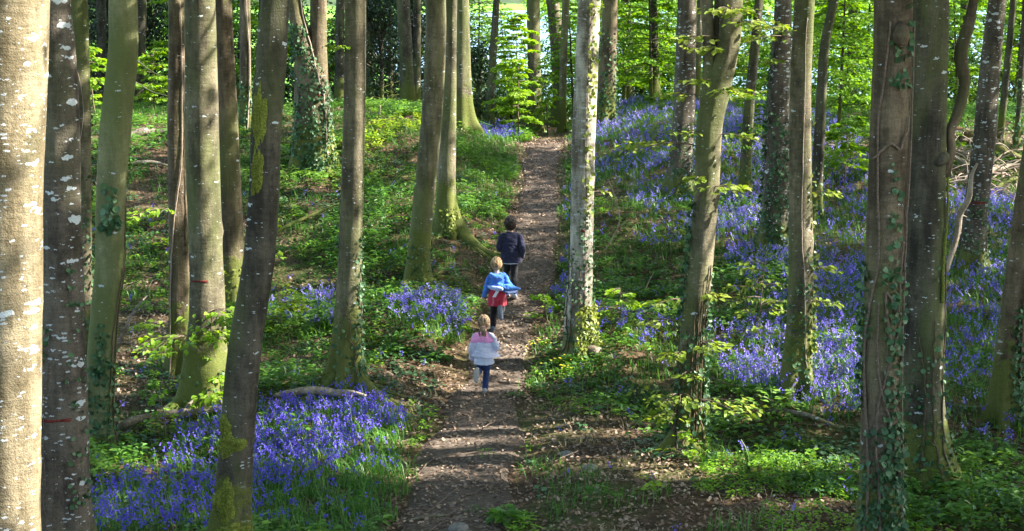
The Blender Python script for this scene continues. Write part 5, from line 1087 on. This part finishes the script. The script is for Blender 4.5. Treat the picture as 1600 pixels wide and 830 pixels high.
def child(label, u, v, px, J, yaw, hair, hair_kind):
    g = ground(u, v); g[2] = float(hgt(g[0], g[1])) + .012; dist = np.linalg.norm(g - CAM); H = px * dist / F * 1.03
    e = empty('person', g, label, 'person', None); e.rotation_euler = (0, 0, yaw); e.scale = (.90, .93, 1); foot = np.array(J['plant'])
    mb = MB(); hd = np.array(J['head'])
    ell(mb, hd + [0, -.004, .012], (.070, .084, .084)); ell(mb, hd + [0, .014, -.035], (.054, .062, .060)); ell(mb, hd + [0, .088, -.012], (.0095, .014, .014)); ell(mb, hd + [0, .082, .016], (.032, .008, .008))
    for s in (-1, 1): ell(mb, hd + [s * .072, -.002, -.010], (.010, .016, .024)); ell(mb, hd + [s * .030, .068, -.022], (.018, .014, .016))
    ell(mb, hd + [0, .066, -.072], (.022, .016, .014)); limb(mb, [J['neck'], hd + [0, -.012, -.05]], [.034, .031])
    rings(mb, [(*J['pelvis'], .078, .058), (*(np.array(J['pelvis']) + J['chest']) / 2, .072, .052), (*J['chest'], .088, .06), (*(np.array(J['neck']) * .6 + np.array(J['chest']) * .4), .07, .045), (*J['neck'], .034, .034)], 20, 20)
    for s in ('L', 'R'):
        sg = -1 if s == 'L' else 1; A = [np.array(q, float) for q in J['arm' + s]]; limb(mb, [np.array(J['neck']) * .5 + A[0] * .5 - [0, 0, .02], A[0]], [.04, .034]); limb(mb, A[:2], [.034, .026]); limb(mb, A[1:], [.026, .018]); hand(mb, A[2], A[2] - A[1], sg)
        Lg = [np.array(q, float) for q in J['leg' + s]]; limb(mb, Lg[:2], [.050, .036]); limb(mb, [Lg[1], Lg[1] * .6 + Lg[2] * .4 + [0, -.004, 0], Lg[2]], [.035, .033, .023]); limb(mb, [Lg[2], Lg[3]], [.026, .02])
    fused(mb, 'body', M['skin'], e, .0042, H, 3)
    for s in (-1, 1):
        mb = MB(); ell(mb, (hd + [s * .030, .078, .002]) * H, np.array((.0105, .006, .0075)) * H, n=8); o = mb.build('eye', M['eye'], e, True)
    mb = MB(); ell(mb, (hd + [0, .079, -.052]) * H, np.array((.019, .006, .006)) * H, n=8); mb.build('mouth', M['lip'], e, True)
    # hair: a cap over the skull with locks lying on it
    mb = MB(); ell(mb, hd + [0, -.014, .018], (.075, .084, .083)); ell(mb, hd + [0, -.032, -.02], (.066, .056, .060)); r = np.random.default_rng(int(u))
    fused(mb, 'hair', M[hair], e, .006, H, 2, .010, int(u)); lk = MB()
    for k in range(170):
        az = r.uniform(0, 2 * PI); el = r.uniform(-.25, 1.35); c = np.array([math.cos(el) * math.cos(az), math.cos(el) * math.sin(az), math.sin(el)])
        if c[1] > .35 and c[2] < .45: continue
        pts = []; dn = unit(np.cross(np.cross(c, [0, 0, 1.0]), c) * -1 + r.normal(0, .35, 3))
        for q in range(5): cc = unit(c + dn * .17 * q); pts.append(hd + [0, -.02, .012] + cc * np.array([.078, .086, .088]) * (1 + .02 * r.random() + (.09 * r.random() ** 2 if q == 4 else 0)))
        V, Fs = tube(curve(pts, 9) * H, np.linspace(.0065, .0015, 9) * H, 5); lk.add(V, Fs, r.random())
    lk.build('hair_lock', M[hair], e)
    if hair_kind == 'tail':
        mb = MB()
        for k in range(14):
            o = r.normal(0, .010, 3); V, Fs = tube(curve([hd + [o[0], -.098, -.030 + o[2]], hd + [o[0] * 1.8, -.140 + o[1], -.055], hd + [.004 + o[0] * 2.4, -.138 + o[1], -.11], hd + [.008 + o[0] * 1.6, -.122 + o[1], -.175 + o[2] * 2]], 14) * H, np.array([.010, .012, .012, .011, .011, .010, .010, .009, .008, .007, .006, .005, .003, .002]) * H, 6); mb.add(V, Fs, r.random())
        mb.build('ponytail', M[hair], e, True); mb = MB(); V, Fs = tube(np.array([hd + [0, -.108, -.034], hd + [0, -.120, -.042]]) * H, [.022 * H] * 2, 12); mb.add(V, Fs); mb.build('hair_tie', M['pink'], e, True)
    e['H'] = H; return e, H, np.array(g)
def trousers(e, H, J, m, r0=.066, r1=.036):
    mb = MB(); p = np.array(J['pelvis']); rings(mb, [(p[0], p[1], p[2] - .035, .080, .062), (p[0], p[1], p[2] + .03, .092, .072), (p[0], p[1], p[2] + .075, .084, .066)], 22, 10)
    for s in 'LR':
        Lg = [np.array(q, float) for q in J['leg' + s]]; limb(mb, [Lg[0] + [0, 0, .01], Lg[0] * .45 + Lg[1] * .55, Lg[1], Lg[1] * .5 + Lg[2] * .5 + [0, -.004, 0], Lg[2] * 1.03 - Lg[1] * .03], [r0, r0 * .85, r0 * .72, r0 * .68, r1], 14, 30)
    return fused(mb, 'trousers', m, e, .007, H, 3, .012, 5)
def shoes(e, H, J, m, ms):
    for s in 'LR':
        Lg = [np.array(q, float) for q in J['leg' + s]]; a, t = Lg[2], Lg[3]; d = unit(t - a); up = unit(np.cross(np.cross(d, a - np.array(Lg[1])), d)) * -1; up = unit((Lg[1] - a) - d * np.dot(Lg[1] - a, d))
        heel = a - d * .030 - up * .030; toe = t - up * .004; mb = MB()
        limb(mb, [heel + up * .006, a * .5 + t * .5 - up * .010, toe], [.033, .034, .026], 12, 16); limb(mb, [a + up * .012, a - up * .014], [.034, .034]); o = fused(mb, 'shoe', m, e, .006, H, 3)
        mb = MB(); side = np.cross(d, up); n = 20; f = np.linspace(0, 1, n); c = heel[None] * (1 - f)[:, None] + toe[None] * f[:, None] - up * .026; wd = .030 + .008 * np.sin(f * PI * 1.1); wd[0] = wd[-1] = .016; L = []
        for h in (0, -.012): L.append(np.stack([c - d * .02 * (1 - 2 * f)[:, None] - side * wd[:, None] + up * h, c - d * .02 * (1 - 2 * f)[:, None] + side * wd[:, None] + up * h], 1))
        A = np.concatenate([L[0].reshape(-1, 3), L[1].reshape(-1, 3)]) * H; i = np.arange(n - 1); k = 2 * n; q = [np.stack([2 * i, 2 * i + 1, 2 * i + 3, 2 * i + 2], -1), np.stack([k + 2 * i + 2, k + 2 * i + 3, k + 2 * i + 1, k + 2 * i], -1), np.stack([2 * i, 2 * i + 2, k + 2 * i + 2, k + 2 * i], -1), np.stack([2 * i + 3, 2 * i + 1, k + 2 * i + 1, k + 2 * i + 3], -1), np.array([[0, k, k + 1, 1], [2 * n - 2, 2 * n - 1, k + 2 * n - 1, k + 2 * n - 2]])]
        mb.add(A, [np.concatenate(q)]); mb.build('sole', ms, o, False)
def sleeves(mb, J, r0=.052, r1=.036, stop=.9):
    for s in 'LR':
        A = [np.array(q, float) for q in J['arm' + s]]; ch = np.array(J['chest']); limb(mb, [A[0] * .5 + np.array(J['neck']) * .5 - [0, 0, .03], A[0] - [0, 0, .006], A[0] * .5 + A[1] * .5], [r0 * 1.05, r0, r0 * .92], 14, 20); limb(mb, [A[0] * .5 + A[1] * .5, A[1], A[1] * (1 - stop) + A[2] * stop], [r0 * .92, r0 * .86, r1], 14, 20)
M['pink'] = cloth('pink_cloth', (.92, .36, .66), .1); M['lilac'] = cloth('pale_lilac_cloth', (.60, .60, .76), .12); M['white_cloth'] = cloth('white_lilac_cloth', (.66, .68, .82), .1); M['denim'] = cloth('denim', (.030, .055, .17), .4, 90); M['shoe_grey'] = cloth('shoe_grey', (.42, .42, .42), .25); M['sole_pale'] = cloth('sole_pale', (.50, .46, .42), .3)
M['blue_cloth'] = cloth('blue_cloth', (.055, .19, .62), .3, 26); M['pale_blue'] = cloth('pale_blue_cloth', (.36, .47, .82), .2); M['red_cloth'] = cloth('red_cloth', (.46, .03, .06), .25, 40); M['white_stripe'] = cloth('white_stripe', (.72, .72, .80), .08); M['pink_red'] = cloth('pink_red_cloth', (.66, .13, .19), .15); M['black_cloth'] = cloth('black_cloth', (.014, .013, .017), .4); M['shoe_blue'] = cloth('shoe_blue_grey', (.10, .13, .20), .4); M['sole_grey'] = cloth('sole_grey', (.17, .19, .24), .4, 90)
M['navy'] = cloth('navy_cloth', (.017, .018, .050), .35, 40); M['shoe_royal'] = cloth('shoe_royal', (.06, .10, .42), .3); M['sole_white'] = cloth('sole_white', (.65, .66, .72), .1)
M['hair_fair'] = hair_mat('hair_fair', (.16, .095, .045), (.44, .31, .18)); M['hair_blond'] = hair_mat('hair_blond', (.24, .13, .05), (.58, .40, .20)); M['hair_brown'] = hair_mat('hair_brown', (.018, .010, .008), (.075, .042, .030))

# girl
J = dict(head=(.0, .055, .872), neck=(0, .03, .765), chest=(0, .015, .66), pelvis=(0, 0, .46), armL=[(-.105, .015, .705), (-.165, -.035, .565), (-.165, .03, .425)], armR=[(.105, .015, .705), (.185, -.055, .585), (.13, .075, .545)],
         legR=[(.05, 0, .46), (.035, .02, .255), (.02, -.02, .055), (.02, .075, .022)], legL=[(-.05, 0, .46), (-.065, .075, .265), (-.080, -.12, .285), (-.088, -.150, .185)], plant=(.02, 0, 0))
e, H, g = child('fair ponytailed girl running in pale lilac jacket with pink hood, last of three', 756, 615, 123, J, -.05, 'hair_fair', 'tail')
trousers(e, H, J, M['denim'], .066, .042); shoes(e, H, J, M['shoe_grey'], M['sole_pale'])
mb = MB(); rings(mb, [(0, .005, .64, .10, .075), (0, 0, .52, .125, .095), (0, -.005, .43, .135, .105), (.005, -.008, .372, .142, .112)], 40, 24, .045, 3); fused(mb, 'shirt', M['white_cloth'], e, .007, H, 2, .014, 2)
mb = MB(); rings(mb, [(0, .022, .755, .06, .05), (0, .012, .70, .120, .075), (0, 0, .62, .135, .092), (.006, -.01, .55, .150, .112), (.022, -.02, .505, .175, .128), (.042, -.025, .475, .198, .138)], 40, 30, .05, 7); sleeves(mb, J, .05, .036, .94); fused(mb, 'jacket', M['lilac'], e, .007, H, 2, .02, 3)
mb = MB(); V = []; n = 22; k = 16
for f in np.linspace(0, 1, n):                       # hood lying spread on the back: a shallow folded bowl
    for t in np.linspace(-1, 1, k):
        wd = .098 + .080 * math.sin(f * PI * .62); x = t * wd; y = -.052 - .030 * math.sin(f * PI) * (1 - t * t * .6) - .018 * f; z = .775 - .135 * f - .012 * abs(t) ** 2 + .010 * math.sin(t * 5 + f * 4); V.append((x, y + .03 * t * t, z))
V = np.array(V); V2 = V + [0, .014, -.010]; i = np.arange(n - 1)[:, None]; j = np.arange(k - 1)[None]; q = np.stack([i * k + j, i * k + j + 1, (i + 1) * k + j + 1, (i + 1) * k + j], -1).reshape(-1, 4); N_ = n * k
rim = np.concatenate([np.arange(k), np.arange(1, n) * k + k - 1, (n - 1) * k + np.arange(k - 2, -1, -1), np.arange(n - 2, 0, -1) * k]); rn = np.roll(rim, -1); mb.add(np.concatenate([V, V2]), [np.concatenate([q, q[:, ::-1] + N_, np.stack([rim, rn, rn + N_, rim + N_], -1)])]); fused(mb, 'hood', M['pink'], e, .005, H, 2, .012, 4)
mb = MB(); limb(mb, [(.155, -.055, .66), (.145, -.062, .70), (.10, -.058, .745), (.06, -.05, .775)], [.006, .014, .014, .006], 8, 16); fused(mb, 'hood_lining', M['white_cloth'], e, .005, H, 2)
# boy in blue jacket
J = dict(head=(-.015, .075, .872), neck=(-.005, .05, .765), chest=(0, .03, .66), pelvis=(0, 0, .46), armL=[(-.11, .03, .70), (-.155, -.02, .56), (-.195, .02, .455)], armR=[(.11, .03, .70), (.185, -.04, .60), (.10, .11, .56)],
         legL=[(-.05, 0, .46), (-.055, .03, .255), (-.06, -.02, .055), (-.06, .075, .022)], legR=[(.05, 0, .46), (.06, .085, .275), (.055, -.115, .30), (.07, -.155, .195)], plant=(-.06, 0, 0))
e, H, g = child('fair haired boy running in blue jacket and red shirt with white stripe, middle of three', 777, 518, 116, J, -.05, 'hair_blond', 'short')
trousers(e, H, J, M['black_cloth'], .068, .040); shoes(e, H, J, M['shoe_blue'], M['sole_grey'])
mb = MB(); rings(mb, [(0, .02, .68, .10, .075), (0, .005, .56, .118, .09), (0, -.006, .46, .128, .100), (0, -.012, .345, .142, .108)], 40, 24, .02, 3); sh_ = fused(mb, 'shirt', M['red_cloth'], e, .007, H, 2, .008, 2)
def on_shirt(name, m, uv, lift):
    """flat print lying on the back of the shirt; uv: outline in x, z"""
    mb = MB(); P_ = []; 
    for (x, z) in uv:
        hw = np.interp(z, [.345, .46, .56, .68], [.142, .128, .118, .10]); hd_ = np.interp(z, [.345, .46, .56, .68], [.108, .100, .09, .075]); cy_ = np.interp(z, [.345, .46, .56, .68], [-.012, -.006, .005, .02])
        P_.append((x, cy_ - hd_ * math.sqrt(max(.05, 1 - (x / hw) ** 2)) - lift, z))
    P_ = np.array(P_) * H; n = len(P_) // 2; f = np.array([[2 * i, 2 * i + 1, 2 * i + 3, 2 * i + 2] for i in range(n - 1)]); Q_ = P_ + [0, .012, 0]; k = len(P_); e_ = np.array([[2 * i, 2 * i + 2, k + 2 * i + 2, k + 2 * i] for i in range(n - 1)] + [[2 * i + 3, 2 * i + 1, k + 2 * i + 1, k + 2 * i + 3] for i in range(n - 1)])
    mb.add(np.concatenate([P_, Q_]), [np.concatenate([f, e_])]); mb.build(name, m, sh_)
on_shirt('white_band', M['white_stripe'], [q for z in np.linspace(.470, .60, 9) for q in ((-.04 + (z - .47) * .62 - .022, z), (-.04 + (z - .47) * .62 + .026, z))], .018)
on_shirt('pale_panel', M['pink_red'], [q for z in np.linspace(.352, .478, 9) for q in ((-.085 + .02 * math.sin((z - .35) * 18), z), (.112, z))], .015)
on_shirt('dark_disc', M['red_cloth'], [q for a in np.linspace(.12, PI - .12, 10) for q in ((.012 - .030 * math.sin(a), .420 + .030 * math.cos(a)), (.012 + .030 * math.sin(a), .420 + .030 * math.cos(a)))], .021)
mb = MB(); rings(mb, [(0, .045, .765, .06, .05), (0, .035, .71, .120, .078), (0, .015, .65, .130, .092), (.01, .0, .60, .138, .105), (.02, -.01, .575, .140, .108)], 40, 24, .05, 9); sleeves(mb, J, .05, .034, .93)
limb(mb, [(.02, -.085, .615), (.12, -.105, .600), (.22, -.075, .590), (.33, -.02, .570)], [.034, .040, .042, .010], 14, 24); limb(mb, [(.06, -.08, .57), (.15, -.085, .545), (.24, -.05, .545), (.31, -.02, .565)], [.02, .022, .022, .008], 12, 20)
limb(mb, [(-.09, -.02, .755), (-.04, -.075, .728), (.03, -.078, .722), (.10, -.02, .745)], [.030, .040, .042, .030], 14, 22); fused(mb, 'jacket', M['blue_cloth'], e, .007, H, 2, .028, 6)
mb = MB(); limb(mb, [(-.125, -.055, .60), (-.06, -.108, .590), (.03, -.128, .588), (.075, -.140, .582)], [.016, .030, .032, .024], 12, 20); limb(mb, [(.13, -.128, .545), (.22, -.090, .530), (.30, -.03, .548)], [.010, .020, .008], 10, 16); fused(mb, 'jacket_lining', M['pale_blue'], e, .005, H, 2, .012, 3)
# tall boy
J = dict(head=(-.005, .04, .885), neck=(0, .02, .785), chest=(0, .01, .68), pelvis=(0, 0, .49), armL=[(-.115, .01, .735), (-.150, -.01, .60), (-.10, .11, .56)], armR=[(.115, .01, .735), (.160, -.055, .60), (.150, .045, .485)],
         legL=[(-.048, 0, .49), (-.055, .085, .285), (-.05, .02, .075), (-.045, .10, .035)], legR=[(.048, 0, .49), (.045, .0, .275), (.05, -.08, .085), (.055, .0, .030)], plant=(0, 0, 0))
e, H, g = child('dark haired tall boy in navy jacket and black trousers, furthest up the path', 798, 466, 127, J, -.04, 'hair_brown', 'short')
trousers(e, H, J, M['black_cloth'], .062, .040); shoes(e, H, J, M['shoe_royal'], M['sole_white'])
mb = MB(); rings(mb, [(0, .0, .50, .100, .080), (0, -.003, .44, .118, .092), (0, -.004, .418, .120, .094)], 32, 12, .03, 3); fused(mb, 'shirt', M['white_cloth'], e, .007, H, 2, .01, 2)
mb = MB(); rings(mb, [(0, .03, .795, .055, .045), (0, .018, .745, .122, .072), (0, .005, .65, .126, .085), (0, 0, .55, .128, .092), (.004, -.006, .47, .138, .103), (.006, -.01, .432, .146, .112)], 36, 30, .03, 11); sleeves(mb, J, .048, .034, .92); fused(mb, 'jacket', M['navy'], e, .007, H, 2, .02, 8)

# ------------------------------------------------------------------ far side: hills and trees beyond the water
b = MB(); n = 60; xs_ = np.linspace(-300, 320, n); h = 7 + 5 * fbm(xs_ * .02, 0 * xs_, 51, 3); yb = 232 + 10 * np.sin(xs_ * .02)
V = np.concatenate([np.stack([xs_, yb - 8, np.full(n, .3)], 1), np.stack([xs_, yb + 10, h * .6], 1), np.stack([xs_, yb + 60, h + 8], 1)]); i = np.arange(2)[:, None]; j = np.arange(n - 1)[None]
b.add(V, np.stack([i * n + j, i * n + j + 1, (i + 1) * n + j + 1, (i + 1) * n + j], -1).reshape(-1, 4)); tag(b.build('hills', plain_mat('hill', (.05, .08, .03), .95, .4, .3), None, True), 'dark far bank beyond the water', 'hills', kind='structure')

# ------------------------------------------------------------------ light, world, camera
w = bpy.data.worlds.new('World'); sc.world = w; w.use_nodes = True; nt = w.node_tree
for n in list(nt.nodes): nt.nodes.remove(n)
sky = nt.nodes.new('ShaderNodeTexSky'); sky.sky_type = 'NISHITA'; sky.sun_disc = False; sky.sun_elevation = EL
sky.sun_rotation = math.atan2(SUN[0], SUN[1]); sky.air_density = 1.0; sky.dust_density = 1.5
bg = nt.nodes.new('ShaderNodeBackground'); bg.inputs[1].default_value = .15; ow = nt.nodes.new('ShaderNodeOutputWorld')
nt.links.new(sky.outputs[0], bg.inputs[0]); nt.links.new(bg.outputs[0], ow.inputs[0])
L = bpy.data.lights.new('sun', 'SUN'); L.energy = 5.0; L.angle = math.radians(.5); L.color = (1, .95, .86)
lo = bpy.data.objects.new('sun', L); COL.objects.link(lo); lo.rotation_euler = Vector(SUN).to_track_quat('Z', 'Y').to_euler(); lo.location = (10, 0, 30)
cd = bpy.data.cameras.new('camera'); co_ = bpy.data.objects.new('camera', cd); COL.objects.link(co_); co_.location = Vector(CAM)
co_.rotation_euler = (PI / 2 - PITCH, 0, 0); cd.sensor_width = 36; cd.lens = F / 1600 * 36; cd.clip_end = 3000; cd.clip_start = .1; sc.camera = co_
vs = sc.view_settings; vs.view_transform = 'Standard'; vs.look = 'None'; vs.gamma = 1; vs.exposure = 2.4; vs.use_curve_mapping = False
sc.render.filter_size = 1.1; sc.cycles.max_bounces = 6; sc.cycles.diffuse_bounces = 3; sc.cycles.glossy_bounces = 2; sc.cycles.transmission_bounces = 4; sc.cycles.use_denoising = True
